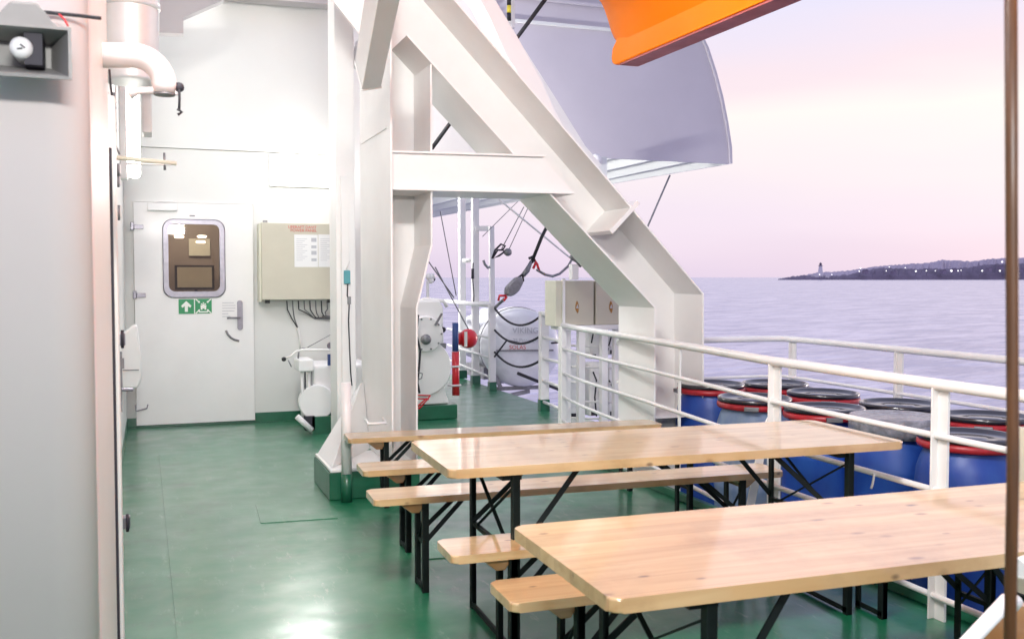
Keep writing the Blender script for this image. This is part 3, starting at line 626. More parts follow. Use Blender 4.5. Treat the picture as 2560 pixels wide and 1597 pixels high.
# beam hanging in front of the column head
t = thing('hanging_beam', 'white box beam hanging down in front of the davit column head', 'beam', (1.4, 6.0, 3))
A = at(871, 176, Y=6.25); Bp = at(918, -80, Y=5.1)
MB().bar(A, Bp, .125, .20, (0, 1, .3)).build('beam', 'white', t, bevel=.006)
MB().bar(A + (A - Bp).normalized() * .012, A + (Bp - A).normalized() * .001 * -1, .135, .21, (0, 1, .3)).build('end_plate', 'white', t, bevel=.003)
# curved arm of the boat cradle behind the leg
z3 = lambda x, y: (738.5 + x / 2.7 / K, y / 2.7 / K)
rp = [(1180, -60), (1240, 0), (1390, 250), (1540, 520), (1640, 740), (1720, 900), (1760, 1010)]; lpz = [(1680, 900), (1480, 640), (1300, 360), (1195, 120), (1130, 0), (1080, -60)]
def zz(p): q = at(738.6 + p[0] / 2.7 / K, p[1] / 2.7 / K, Y=7.5); return (q.x, q.z)
tag(MB().prism([zz(p) for p in rp + lpz], 7.5, 7.75).build('cradle_arm', 'white', bevel=.01), 'curved white boat cradle arm rising behind the sloping davit leg', 'cradle arm')

t = thing('boat_platform', 'white plated side of the boat platform behind the davit triangle', 'platform', (3.5, 9.4, 2.6))
q = [at(x, y, Y=9.4) for x, y in ((985, -90), (1110, -90), (1165, 0), (1250, 130), (1320, 240), (1385, 345), (1425, 392), (1330, 425), (985, 425))]
MB().prism([(p.x, p.z) for p in q], 9.4, 9.46).build('plating', 'white', t)
q = [at(x, y, Y=9.3) for x, y in ((985, 190), (1020, 214), (1222, 352), (1300, 405), (1280, 425), (985, 425))]
MB().prism([(p.x, p.z) for p in q], 9.3, 9.395).build('lower_plating', 'soffit', t)
q = [at(x, y, Y=9.2) for x, y in ((985, 205), (1022, 235), (1168, 372), (1200, 425), (985, 425))]
MB().prism([(p.x, p.z) for p in q], 9.2, 9.295).build('knee_plate', 'white', t)
# ------------------------------------------------------------------ bridge wing
def wing():
    Y = 16.0
    t = thing('bridge_wing', 'big grey bridge wing with a curved outer edge over the sea', 'ship superstructure', (7, Y, 3.6))
    cur = [(1728, 388), (1727, 350), (1718, 290), (1706, 230), (1690, 170), (1672, 115), (1660, 90), (1640, 50), (1610, 0), (1590, -30)]
    pts = [at(x, y, Y=Y) for x, y in cur]; zb = pts[0].z
    poly = [(p.x, p.z) for p in pts]; poly[0] = (poly[0][0], zb)
    zr = at(1500, 78, Y=Y).z
    MB().prism([(2.2, zb)] + poly + [(2.2, poly[-1][1])], Y, Y + .06).build('side_plate', 'winggrey', t)
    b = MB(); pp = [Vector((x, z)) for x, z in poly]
    b.strip([tuple(p) for p in pp], .05, Y - .05, Y + .12); b.build('rim', 'winggrey', t)
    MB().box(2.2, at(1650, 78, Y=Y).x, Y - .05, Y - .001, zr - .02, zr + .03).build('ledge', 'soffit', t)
    MB().box(2.2, at(1640, 60, Y=Y).x, Y - .09, Y - .03, zr + .38, zr + .42).build('ledge', 'winggrey', t)
    # soffit tapering back to the ship
    e = at(1450, 435, Z=zb); f0 = at(1025, 515, Z=zb)
    tip = Vector((poly[0][0], Y + .06, zb))
    b = MB(); b.prism([(2.2, Y + .07), (tip.x, Y + .07), (e.x, e.y), (f0.x, f0.y), (2.2, f0.y)], zb + .3, zb + .35, 'Z'); b.build('soffit', 'soffit', t)
    for k in range(9):
        x = 3.2 + k * .78; d = f0.y + (e.y - f0.y) * max(0, (x - f0.x) / (e.x - f0.x)); d = min(d, f0.y)
        if x > e.x: d = e.y + (tip.y - e.y) * (x - e.x) / (tip.x - e.x)
        if d > Y + .3: MB().box(x, x + .04, Y + .07, d - .05, zb + .02, zb + .299).build('rib', 'soffit', t)
    MB().bar((f0.x - 3, f0.y + (f0.y - e.y) / (e.x - f0.x) * 3, zb + .15), (e.x, e.y, zb + .15), .04, .30).bar((e.x, e.y, zb + .15), (tip.x, tip.y + .1, zb + .15), .04, .30).build('edge_beam', 'soffit', t)
    # slatted vent high behind the leg
    for k in range(3):
        p, q = at(1100, 10 + 22 * k, Y=Y - .02), at(1175, 22 + 22 * k, Y=Y - .02)
        MB().box(p.x, q.x, Y - .09, Y - .01, q.z, p.z).build('vent_slat', 'deckhead', t)
    return zb
wz = wing()
t = thing('wing_support', 'white upright with a lamp bracket under the near edge of the wing', 'support', (6, 15.8, 3))
p, q = at(1420, 372, Y=15.6), at(1428, 420, Y=15.6)
MB().box(p.x - .05, q.x + .05, 15.55, 15.7, q.z - .25, p.z).build('bracket', 'soffit', t)
MB().lathe([(.02, -.1), (.09, -.06), (.10, .04), (.03, .1)], at(1411, 378, Y=15.5), 12).build('lamp_head', 'white', t)
tag(MB().tube([at(1586, 415, Y=15.9), at(1535, 532, Y=15.9), at(1500, 610, Y=15.9)], .018, 8).build('stay_wire', 'dullsteel'), 'thin grey stay wire hanging from the wing edge behind the davit leg', 'wire')

# ------------------------------------------------------------------ lifeboat
def lifeboat():
    cx, kz = 2.985, 2.905
    t = thing('lifeboat', 'bright orange lifeboat hull hanging overhead above the tables', 'lifeboat', (cx, 3, kz))
    prof = [(.055, .10), (.075, .14), (.10, .20), (.14, .28), (.20, .36), (.29, .43), (.43, .50), (.62, .58), (.85, .75), (1.02, 1.05), (1.12, 1.5), (1.05, 1.9), (.7, 2.3), (.3, 2.45)]
    b = MB(); bm = b.bm; rows = []
    st = [(6.00, .78, .10), (5.93, .86, .04), (5.75, .97, 0), (5.3, 1.12, -.01), (4.6, 1.28, -.02), (3.6, 1.38, -.03), (2.4, 1.38, -.03), (1.3, 1.25, 0), (.5, .95, .06), (-.1, .5, .2), (-.35, .12, .4)]
    for y, s, dz in st:
        row = []
        for sd in (1, -1):
            pr = prof if sd == 1 else prof[::-1]
            for x, z in pr:
                xx = x if x < .08 else .075 + (x - .075) * s
                row.append(bm.verts.new((cx + (-xx if sd == 1 else xx), y, kz + z + dz)))
        rows.append(row)
    n = len(rows[0])
    for a, c in zip(rows, rows[1:]):
        for k in range(n):
            f = bm.faces.new((a[k], a[(k + 1) % n], c[(k + 1) % n], c[k])); f.smooth = True
    bm.faces.new(rows[0]); bm.faces.new(rows[-1][::-1])
    b.build('hull', 'orange', t)
    # keel skeg: rounded far end
    kp = [(5.90, .18), (5.985, .12), (6.0, .06), (5.985, .02), (5.93, 0)] + [(4, -.02), (2, -.02), (.6, 0), (0, .1), (0, .2), (3, .12)]
    MB().prism([(y, kz + z) for y, z in kp], cx - .075, cx + .075, 'X', .012).build('keel', 'orange', t)
    MB().prism([(y, kz + z) for y, z in [(5.88, .002), (4, -.0225), (2, -.0225), (.6, -.0025), (.6, -.014), (2, -.034), (4, -.034), (5.88, -.010)]], cx - .066, cx + .066, 'X').build('keel_band', 'keelband', t)
lifeboat()

# ------------------------------------------------------------------ pipes, duct, horn on the left
def left():
    t = thing('vent_gooseneck', 'thick white bent vent pipe curving out from the left wall', 'pipe', (-.1, 3.35, 2.2))
    Y = 3.35; pA = at(222, 131, Y=Y); r = .5 * (at(300, 160, Y=Y) - at(300, 100, Y=Y)).length
    c = at(318, 132, Y=Y); rad = .088
    pts = [pA, c] + arc((c.x, Y, c.z - rad), rad, 90, 0, 8)[1:]
    e = pts[-1]; pts.append(Vector((e.x, Y, at(374, 220, Y=Y).z)))
    MB().tube(pts, [r * .97] * (len(pts) - 1) + [r * .85], 24).build('pipe', 'near', t)
    l = pts[-1]
    MB().lathe([(r * .80, -.006), (r * .85, 0), (r * .4, .004)], (l.x, l.y, l.z - .002), 20).build('mouth_rim', 'dullsteel', t)
    q = at(412, 218, Y=Y)
    MB().bar((l.x + r * .8, Y, q.z + .002), (q.x, Y, q.z), .02, .028, bev=.005).build('lug', 'near', t)
    q2 = at(306, 228, Y=Y); MB().tube([(l.x - r * .8, Y, q.z), (l.x - r - .04, Y, q.z - .004), (q2.x, Y, q2.z)], .012, 8).build('lug', 'near', t)
    MB().lathe([(.003, -.012), (.014, -.01), (.016, 0), (.014, .01), (.003, .012)], (at(424, 207, Y=Y)), 12, 'Y').build('shackle', 'dark', t)
    k = at(424, 212, Y=Y - .01)
    tag(MB().tube([k, at(425, 235, Y=Y - .01), at(424, 262, Y=Y - .01)], .0042, 8).tube([at(420, 258, Y=Y - .01), at(430, 266, Y=Y - .01), at(421, 272, Y=Y - .01)], .005, 8).build('toggle_cord', 'rope'), 'short black cord with a knot dangling from the bent vent pipe', 'cord')
    # duct
    t = thing('air_duct', 'shiny metal clad vertical duct at the top beside the wall', 'duct', (0, 6.5, 3.4))
    Yd = 6.5; a, c = at(243, 100, Y=Yd), at(376, 100, Y=Yd); rr = (c.x - a.x) / 2; mx = (a.x + c.x) / 2; zb = at(310, 196, Y=Yd).z
    MB().lathe([(rr * .98, zb), (rr, zb + .02), (rr, 4.6)], (mx, Yd, 0), 32).build('cladding', 'foil', t)
    zs = at(310, 15, Y=Yd).z
    MB().lathe([(rr, zs - .02), (rr + .012, zs - .015), (rr + .012, zs + .015), (rr, zs + .02)], (mx, Yd, 0), 32).build('band', 'foil', t)
    a2, c2 = at(335, 235, Y=Yd + .6), at(360, 315, Y=Yd + .6)
    MB().box(a2.x, c2.x, Yd + .6, Yd + .85, c2.z, zb + .1).build('lower_sleeve', 'pipew', t, bevel=.01)
    pass
    # horizontal small pipe with valve
    Y2 = 5.6
    t = thing('hold_back_arm', 'small cream pipe arm sticking out from the left wall below the duct', 'arm', (-.1, Y2, 2.2))
    MB().tube([at(262, 372, Y=Y2), at(418, 387, Y=Y2)], .012, 10).build('tube', 'creamlit', t)
    MB().tube([at(300, 388, Y=Y2), at(405, 390, Y=Y2)], .006, 8).build('rod', 'pipew', t)
    MB().tube([at(389, 362, Y=Y2), at(390, 403, Y=Y2)], .006, 8).build('pin', 'dullsteel', t)
    # cable brackets, latches on the side wall seen edge-on
    lat = [(270, 232, .9), (272, 300, .8), (280, 400, .9), (280, 428, .8), (281, 500, 1.1)]
    for i, (x, y, s) in enumerate(lat):
        Yq = 6.2; p = at(x, y, Y=Yq)
        t = thing('door_latch', ('small steel latch %s the left wall edge' % ['beneath the bent pipe on', 'beside the black knob on', 'level with the pipe arm on', 'just under the pipe arm on', 'level with the top of the white door on'][i]), 'latch', p, 'latches along the left wall edge')
        MB().box(-.249, p.x + .015 * s, Yq - .02, Yq + .03, p.z - .035 * s, p.z + .03 * s, .004).build('body', 'pipew', t)
        MB().tube([(p.x, Yq - .025, p.z - .05 * s), (p.x, Yq - .025, p.z + .03 * s)], .008, 8).build('pin', 'dullsteel', t)
    for i, (x, y) in enumerate(((290, 803), (302, 1235))):
        Yq = 5.0; p = at(x, y, Y=Yq)
        t = thing('door_dog', ['steel clamp on the left wall above the lever', 'lowest steel clamp on the left wall near the green deck'][i], 'clamp', p, 'clamps along the left wall edge')
        MB().box(-.249, p.x + .012, Yq - .02, Yq + .03, p.z - .03, p.z + .03, .005).build('body', 'steel', t)
        MB().tube([(p.x, Yq - .025, p.z - .04), (p.x, Yq - .025, p.z + .045)], .007, 8).build('pin', 'dark', t)
    # lever handle
    Yq = 5.2
    t = thing('door_lever', 'steel door lever and long bar on the left wall edge', 'door lever', at(290, 900, Y=Yq))
    MB().bar(at(286, 832, Y=Yq), at(287, 975, Y=Yq), .012, .012).build('bar', 'dullsteel', t)
    MB().bar(at(287, 922, Y=Yq), at(316, 921, Y=Yq), .02, .018, bev=.004).build('lever', 'steel', t)
    MB().box(at(286, 860, Y=Yq).x, at(294, 860, Y=Yq).x, Yq - .02, Yq + .02, at(290, 872, Y=Yq).z, at(290, 848, Y=Yq).z).build('lock', 'dullsteel', t)
    # white curved handrail / hose box
    Yq = 9.2
    t = thing('hose_box', 'white rounded box on the left wall in front of the white door', 'box', at(310, 860, Y=Yq))
    a, c = at(300, 920, Y=Yq), at(333, 770, Y=Yq)
    MB().prism([(a.x - .12, a.z), (c.x - .03, a.z), (c.x, a.z + .08), (c.x, c.z - .25), (c.x - .03, c.z), (a.x + .06, c.z), (a.x - .12, c.z - .15)], Yq, Yq + .25).build('body', 'white', t, bevel=.02)
    MB().box(a.x - .12, c.x - .02, Yq - .008, Yq - .001, a.z + .16, a.z + .168).build('lid_edge', 'dullsteel', t)
    # knob
    Yq = 4.4; p = at(246, 320, Y=Yq)
    t = thing('wall_plug', 'black round plug on the left wall edge under the bent pipe', 'knob', p)
    MB().lathe([(.004, -.012), (.014, -.01), (.015, 0), (.012, .012)], p, 14, 'Y').build('cap', 'black', t)
    MB().bar((-.2, Yq + .02, p.z), (p.x + .0, Yq + .02, p.z), .012, .012).build('stem', 'dullsteel', t)
    # black cable down the wall
    tag(MB().tube([at(259, 165, Y=4.6), at(262, 205, Y=4.6), at(266, 235, Y=4.6), at(273, 258, Y=4.6)], .0045, 8).build('wall_cable', 'rope'), 'short black cable curving down the left wall below the bent pipe', 'cable')
    tag(MB().tube([at(268, 332, Y=4.6), at(276, 350, Y=4.6), at(283, 366, Y=4.6)], .004, 8).build('wall_cable', 'dullsteel'), 'thin grey cable below the black knob on the left wall', 'cable')
    # horn loudspeaker
    t = thing('horn_loudspeaker', 'grey rectangular horn loudspeaker at the top left of the foreground wall', 'loudspeaker', (-.2, 2.3, 1.9))
    Yh = 2.28; a, c = at(-110, 172, Y=Yh), at(168, 66, Y=Yh); x0, x1, z0, z1 = a.x, c.x, a.z, c.z; xm, zm = at(40, 110, Y=Yh).x, at(40, 110, Y=Yh).z
    b = MB(); bm = b.bm
    O = [(x0, z0), (x1, z0), (x1, z1), (x0, z1)]; I = [(xm - .055, zm - .02), (xm + .055, zm - .02), (xm + .055, zm + .03), (xm - .055, zm + .03)]
    rings = [[bm.verts.new((p[0], y, p[1])) for p in rr_] for rr_, y in ((I, Yh + .12), (O, Yh + .004), (O, Yh), ([(p[0] + (.006 if p[0] < xm else -.006), p[1] + (.006 if p[1] < zm else -.006)) for p in O], Yh - .001), ([(p[0] + (.008 if p[0] < xm else -.008), p[1] + (.008 if p[1] < zm else -.008)) for p in O], Yh + .008), (I, Yh + .11))]
    for r0, r1 in zip(rings, rings[1:]):
        for k in range(4): bm.faces.new((r0[k], r0[(k + 1) % 4], r1[(k + 1) % 4], r1[k]))
    bm.faces.new(rings[-1])
    b.build('flare', 'hornc', t)
    p = at(49, 112, Y=Yh + .02)
    MB().lathe([(.020, .08), (.0225, .0), (.021, -.012), (.012, -.018), (.002, -.018)], (p.x, Yh + .03, p.z), 24, 'Y').build('driver_cap', 'paper', t)
    MB().bar((p.x - .006, Yh + .0115, p.z - .006), (p.x + .004, Yh + .0115, p.z + .004 - .008), .003, .003).bar((p.x, Yh + .0115, p.z + .004), (p.x + .009, Yh + .0115, p.z - .003), .003, .003).build('slot', 'black', t)
    MB().box(xm + .01, xm + .045, Yh + .03, Yh + .1, zm - .03, z1 - .002).build('throat_shade', 'dark', t)  # dark box standing for the shade inside the horn
    b = MB(); q = [at(-20, 66, Y=Yh), at(150, 66, Y=Yh), at(108, 40, Y=Yh), at(88, 0, Y=Yh), at(20, -4, Y=Yh), at(-20, 40, Y=Yh)]
    b.prism([(v.x, v.z + .001) for v in q], Yh + .02, Yh + .14, 'Y', .006); b.build('bracket', 'hornc', t)
    MB().bar((xm, Yh + .12, zm), (xm, 2.449, zm), .05, .05).build('mount', 'hornc', t)
    tag(MB().tube([at(100, 29, Y=2.40), at(140, 33, Y=2.41), at(190, 38, Y=2.415), at(222, 42, Y=2.42), at(240, 44, Y=2.42)], .0042, 8).build('speaker_cable', 'rope'), 'black cable leading from the loudspeaker over the wall corner', 'cable')
    tag(MB().tube([at(140, 35, Y=2.38), at(152, 46, Y=2.37), at(161, 62, Y=2.36)], .0022, 8).build('red_wire', 'red'), 'short red wire curling above the loudspeaker', 'wire')
left()

# ------------------------------------------------------------------ tables and benches
LAB_B = {}
def furniture(kind):
    L, W, H = (2.10, .70, .77) if kind == 'table' else (2.2, .25, .47)
    th = .036 if kind == 'table' else .032
    t = thing('beer_table' if kind == 'table' else 'beer_bench', 'x', 'table' if kind == 'table' else 'bench', (0, 0, 0), local=True)
    r = .032 if kind == 'table' else .028
    MB().prism(rrect(0, L, -W / 2, W / 2, r), H - th, H, 'Z', .006).build('tabletop' if kind == 'table' else 'seat', 'pine', t)
    ins = .27 if kind == 'table' else .24; hw = W / 2 - .035
    zt = H - th - .001
    for sgn, xb in ((1, ins), (-1, L - ins)):
        # wooden batten under the board
        if kind == 'bench':
            b = MB(); b.prism([(xb - sgn * .12, zt), (xb + sgn * .02, zt), (xb - sgn * .015, zt - .055), (xb - sgn * .05, zt - .055)], -hw + .02, hw - .02, 'Y', .004); b.build('batten', 'pineend', t)
        else:
            MB().box(xb - .04, xb + .04, -hw + .02, hw - .02, zt - .03, zt).build('batten', 'legs', t)
        for sy in (-1, 1):
            y = sy * hw
            b = MB(); b.box(xb - .003, xb + .028, y - .003 * sy, y + .003 * -sy + .0, .0, zt - .001)  # angle-iron: two thin legs
            b.box(xb - .003, xb + .003, min(y, y - sy * .03), max(y, y - sy * .03), .0, zt - .001)
            b.build('leg', 'legs', t)
        MB().box(xb - .003, xb + .022, -hw + .003, hw - .003, .012, .018).box(xb - .003, xb + .001, -hw + .003, hw - .003, .018, .035).build('stretcher', 'legs', t)
        zb = H * .52
        dx = .32 if kind == 'table' else .20
        for sy in (-1, 1):
            y = sy * (hw * .82 if kind == 'table' else hw * .7)
            MB().bar((xb + .012, sy * (hw - .012), zb), (xb + sgn * dx, y * .8, zt - .012), .022, .006, (0, 1, 0)).build('brace', 'legs', t)
        MB().bar((xb + .012, -hw + .01, zb - .01), (xb + .012, hw - .01, zb - .01), .018, .018).build('tie_bar', 'legs', t)
        if kind == 'table':
            MB().bar((xb + .008, -hw + .01, zt - .05), (xb + .008, hw * .7, zb), .004, .016, (1, 0, 0)).bar((xb + .014, hw - .01, zt - .05), (xb + .014, -hw * .7, zb), .004, .016, (1, 0, 0)).build('cross_brace', 'legs', t)
        else:
            MB().bar((xb + .008, -hw + .01, zt - .05), (xb + .008, hw - .02, zb - .05), .004, .014, (1, 0, 0)).build('cross_brace', 'legs', t)
    return t
tb = furniture('table'); bn = furniture('bench')
tabs = [(.975, 2.33, -1.2, 'large varnished pine folding table nearest the camera, its left end in front'), (1.06, 3.895, -2.0, 'varnished pine folding table beyond the nearest one, by the railing')]
for i, (x, y, a, lab) in enumerate(tabs):
    o = tb if i == 0 else copy_tree(tb)
    o.location = (x, y, 0); o.rotation_euler = (0, 0, R(a)); tag(o, lab, 'table', 'folding tables on the green deck')
bens = [(1.055, 2.99, -1.2, 'nearest pine bench, its short end poking out lowest beside the nearest table'), (1.03, 3.56, -1.5, 'pine bench end just behind the lowest bench, left of the nearest table'),
        (.955, 4.56, -2.0, 'long pine bench seen full length in front of the pillar and under the second table'), (1.045, 5.25, -2.0, 'pine bench whose left end shows beside the pedestal, mostly behind the second table'), (1.17, 6.32, -3.4, 'farthest pine bench standing right against the davit pedestal')]
for i, (x, y, a, lab) in enumerate(bens):
    o = bn if i == 0 else copy_tree(bn)
    o.location = (x, y, 0); o.rotation_euler = (0, 0, R(a)); tag(o, lab, 'bench', 'pine benches on the green deck')

# ------------------------------------------------------------------ railings
def rail_path(pts, z): return [Vector((x, y, z)) for x, y in pts]
def inner_rail():
    t = thing('inner_railing', 'long white pipe railing between the benches and the blue barrels', 'railing', (3.3, 5, 0))
    path = [(3.20, -1.0), (3.20, 3.2), (3.235, 4.6), (3.46, 6.45), (3.62, 8.0), (3.74, 8.75)]
    MB().tube(rail_path(path, 1.035), .026, 14).build('handrail', 'pipew', t)
    for z in (.81, .57, .34, .105): MB().tube(rail_path(path, z), .0145, 10).build('rail_bar', 'pipew', t)
    for px, Yq, flat in ((1839, 4.58, 1), (2232, 3.33, 1), (1558, 5.9, 0)):
        # post position along the path
        for (xa, ya), (xb, yb) in zip(path, path[1:]):
            if ya <= Yq <= yb: x = xa + (xb - xa) * (Yq - ya) / (yb - ya)
        if flat: MB().box(x - .006 + .018, x + .006 + .018, Yq - .03, Yq + .03, 0, 1.02).box(x - .022, x + .024, Yq + .025, Yq + .034, 0, 1.02, .003).build('post', 'pipew', t)
        else: MB().box(x - .005, x + .006, Yq - .012, Yq + .012, 0, 1.02).build('post', 'pipew', t)
    # stay bracket with a notch beside the second post
    x, y = 3.235, 4.58
    MB().prism([(x - .20, 0), (x - .15, 0), (x - .015, .60), (x - .015, .72), (x - .05, .66), (x - .075, .62), (x - .075, .56)], y + .035, y + .045).build('stay', 'pipew', t)
    MB().box(3.71, 3.77, 8.72, 8.80, 0, 1.02, .008).build('post', 'pipew', t)
    return path
inner_rail()
def outer_rail():
    t = thing('outer_railing', 'outer white pipe railing beyond the barrels at the sea side', 'railing', (5.3, 5, -.3))
    X = 5.3
    path = [Vector((X, -1, .955)), Vector((X, 7.1, .955)), Vector((X - .03, 7.33, .955)), Vector((X - .25, 7.4, .955)), Vector((4.02, 7.4, .955)), Vector((3.66, 7.4, .955))]
    MB().tube(path, .028, 14).build('handrail', 'pipew', t)
    for z in (.62, .30, 0.0): MB().tube([Vector((p.x, p.y, z)) for p in path], .015, 10).build('rail_bar', 'pipew', t)
    for px in (1879, 2131, 2424 + 40):
        Yq = at(px, 850, X=X).y
        MB().box(X - .006, X + .006, Yq - .032, Yq + .032, -.3, .94).box(X - .03, X + .03, Yq + .025, Yq + .035, -.3, .94).build('post', 'pipew', t)
outer_rail()

# ------------------------------------------------------------------ barrels
def barrel():
    t = thing('blue_barrel', 'x', 'barrel', (0, 0, 0), local=True)
    R0 = .272; H = .95
    MB().lathe([(.255, 0), (.275, .02), (R0, .08), (R0, .28), (R0 + .006, .30), (R0 + .006, .33), (R0, .35), (R0, .60), (R0 + .006, .62), (R0 + .006, .65), (R0, .67), (R0 - .008, .76), (R0 - .03, .83), (R0 - .048, .865), (R0 - .05, .885)], (0, 0, 0), 40).build('body', 'blue', t)
    MB().lathe([(.240, .872), (.262, .875), (.268, .89), (.266, .912), (.245, .918)], (0, 0, 0), 40).build('clamp_ring', 'redband', t)
    l = MB().lathe([(.25, .9185), (.263, .921), (.264, .945), (.255, .952), (.240, .950), (.232, .932), (.10, .930), (.09, .936), (.01, .936)], (0, 0, 0), 40).build('lid', 'lid', t)
    MB().box(-.30, -.268, -.05, .05, .88, .91, .004).build('clamp_lever', 'dullsteel', t)
    return t
br = barrel()
S = 1.545
spots = [('blue barrel at the far left of the inner row, beside the white davit leg', 4.17, 6.75), ('pale scuffed blue barrel, second in the inner row from the davit leg', 4.07, 6.02),
         ('blue barrel of the inner row behind the nearer corner of the second table', 4.20, 5.38), ('blue barrel with clear film over its lid, in the inner row', 4.25, 4.78), ('nearest blue barrel of the inner row, bright red ring, right of big railing post', 4.20, 4.17),
         ('rear barrel with only its black lid edge showing beyond the second one', 4.75, 6.72), ('rear barrel with a grey clasp on its lid, middle of the outer row', 4.70, 6.06), ('rear barrel with black lid left of the big railing post', 4.80, 5.36), ('rear barrel with black lid and red ring right of the big railing post', 4.80, 4.62), ('rear barrel at the far right end behind the brown pole', 4.84, 4.03)]
for i, (lab, x, y) in enumerate(spots):
    o = br if i == 0 else copy_tree(br)
    o.location = (x, y, -.3 + random.uniform(-.012, .012)); o.rotation_euler = (R(random.uniform(-.8, .8)), R(random.uniform(-.8, .8)), R(random.uniform(0, 360) if i != 6 else 60)); tag(o, lab, 'barrel', 'blue barrels between the railings')
    if i in (3, 7):
        for ch in o.children:
            if ch.name.startswith('clamp_ring'): ch.data = ch.data.copy(); ch.data.materials[0] = M['dullsteel'] if i == 3 else M['lid']
            if i == 3 and ch.name.startswith('lid'): lid = ch
    if i == 3:
        ob = MB().lathe([(.275, .84), (.272, .90), (.272, .945), (.265, .957), (.24, .958), (.15, .945), (.01, .948)], (0, 0, 0), 48).build('film_wrap', 'film', o)
# second blue drum mat variation on the scuffed one
for o in list(scene.objects):
    if o.get('label') == spots[1][0]:
        for ch in o.children:
            if ch.name.startswith('body'):
                ch.data = ch.data.copy(); ch.data.materials[0] = mat('scuffed_blue_plastic', (.10, .19, .40), .45, var=.5, vscale=5, var2=(.26, .34, .44), stretch=(1, 1, .4))
tag(MB().tube(catenary(at(2070, 1120, X=3.19), at(2062, 1155, X=3.19), .01, 6), .006, 6).build('cable_tie', 'pipew'), 'white strip of cord tied to the lower bar of the railing', 'cord')

# ------------------------------------------------------------------ winch behind the column
def winch():
    t = thing('raft_winch', 'white winch on a green base behind the davit column', 'winch', (2.7, 9.7, 0))
    MB().box(2.25, 3.03, 9.93, 10.6, .003, .15).build('base', 'green', t, bevel=.006)
    a, c = at(985, 965, Y=9.98), at(1064, 965, Y=9.98)
    b = MB()
    b.prism([(2.35, .155), (c.x, .155), (c.x - .015, .22), (c.x - .06, .3), (c.x - .06, 1.18), (c.x - .10, 1.25), (2.40, 1.25)], 10.0, 10.45, 'Y', .012); b.build('housing', 'white', t)
    p = at(1010, 870, Y=9.97); MB().lathe([(.30, .05), (.30, -.01), (.29, -.02), (.02, -.021)], (p.x - .03, 9.985, p.z), 36, 'Y', smooth=False).build('drum_cover', 'white', t)
    p = at(1012, 790, Y=9.97); MB().lathe([(.19, .05), (.19, -.03), (.18, -.045), (.01, -.046)], (p.x - .03, 9.96, p.z), 32, 'Y', smooth=False).build('gear_cover', 'white', t)
    b = MB()
    for k in range(10): b.lathe([(.010, -.012), (.010, .0)], (p.x - .03 + .165 * math.cos(k * .628), 9.914, p.z + .165 * math.sin(k * .628)), 8, 'Y', smooth=False)
    b.build('bolt_ring', 'dullsteel', t)
    MB().bar(at(1030, 770, Y=9.9), at(1046, 742, Y=9.9), .02, .02).build('brake_lever', 'dullsteel', t)
    p = at(1007, 803, Y=9.88); MB().lathe([(.045, .06), (.055, .0), (.05, -.03), (.02, -.04)], (p.x, 9.86, p.z), 16, 'Y').build('shaft_end', 'dullsteel', t)
    p = at(1048, 780, Y=9.97); MB().lathe([(.028, .03), (.03, -.02), (.012, -.03)], (p.x, 9.97, p.z), 14, 'Y').build('knob', 'dark', t)
    p, q = at(1035, 825, Y=9.99), at(1058, 812, Y=9.99); MB().box(p.x, q.x - .01, 9.985, 9.999, p.z, q.z).build('data_plate', 'dullsteel', t)
    MB().tube([at(x, y, Y=9.8) for x, y in ((990, 745), (985, 790), (995, 830), (992, 870), (988, 905), (993, 930))], .012, 8).build('hose', 'rope', t)
    for k in range(4): MB().tube([at(x + k * 2, y, Y=9.78) for x, y in ((986, 880), (1000, 884), (998, 895), (987, 900))], .006, 6).build('hook', 'dullsteel', t) if k == 0 else None
    # small wheel bracket on the top
    MB().tube([at(990, 715, Y=10.1), at(1005, 708, Y=10.1), at(1050, 712, Y=10.1), at(1058, 726, Y=10.1)], .022, 8).build('top_rail', 'white', t)
    # red wire basket
    t2 = thing('red_cradle', 'small red wire cradle beside the winch foot', 'cradle', at(1000, 950, Y=9.6))
    b = MB()
    for pts in (((984, 935), (1019, 936)), ((984, 943), (1015, 945)), ((1019, 936), (992, 968)), ((1010, 942), (988, 962)), ((984, 970), (1000, 960))): b.tube([at(x, y, Y=9.6) for x, y in pts], .008, 6)
    b.build('wire_frame', 'red', t2)
winch()
# red flare float & staff
t = thing('signal_staff', 'red and navy tube clipped upright beside the white winch', 'signal tube', at(1078, 900, Y=10.6))
Yq = 10.6
MB().tube([at(1078, 832, Y=Yq), at(1079, 935, Y=Yq)], .042, 16).build('red_tube', 'red', t)
MB().tube([at(1078, 764, Y=Yq), at(1078, 831, Y=Yq)], .036, 16).build('navy_tube', 'navy', t)
for y in (866, 911): MB().tube([at(1060, y, Y=Yq - .05), at(1070, y + 2, Y=Yq - .06), at(1088, y + 1, Y=Yq - .06), at(1090, y, Y=Yq)], .012, 8).build('clip', 'pipew', t)
t = thing('red_float', 'round red float with a white stripe beside the signal tube', 'float', at(1108, 800, Y=10.8))
p = at(1108, 801, Y=10.8); rr = (at(1130, 801, Y=10.8) - p).length
MB().lathe([(.002, -rr)] + [(rr * math.cos(R(a)), rr * math.sin(R(a))) for a in range(-75, 76, 15)] + [(.002, rr)], p, 28).build('ball', 'red', t)
MB().tube([at(1074, 802, Y=10.8), at(1090, 802, Y=10.8)], [.05, .075], 16).build('neck', 'red', t)
MB().box(p.x - .075, p.x - .045, p.y - rr * 1.0, p.y - rr * .8, p.z - .085, p.z + .085).build('stripe', 'signwhite', t)

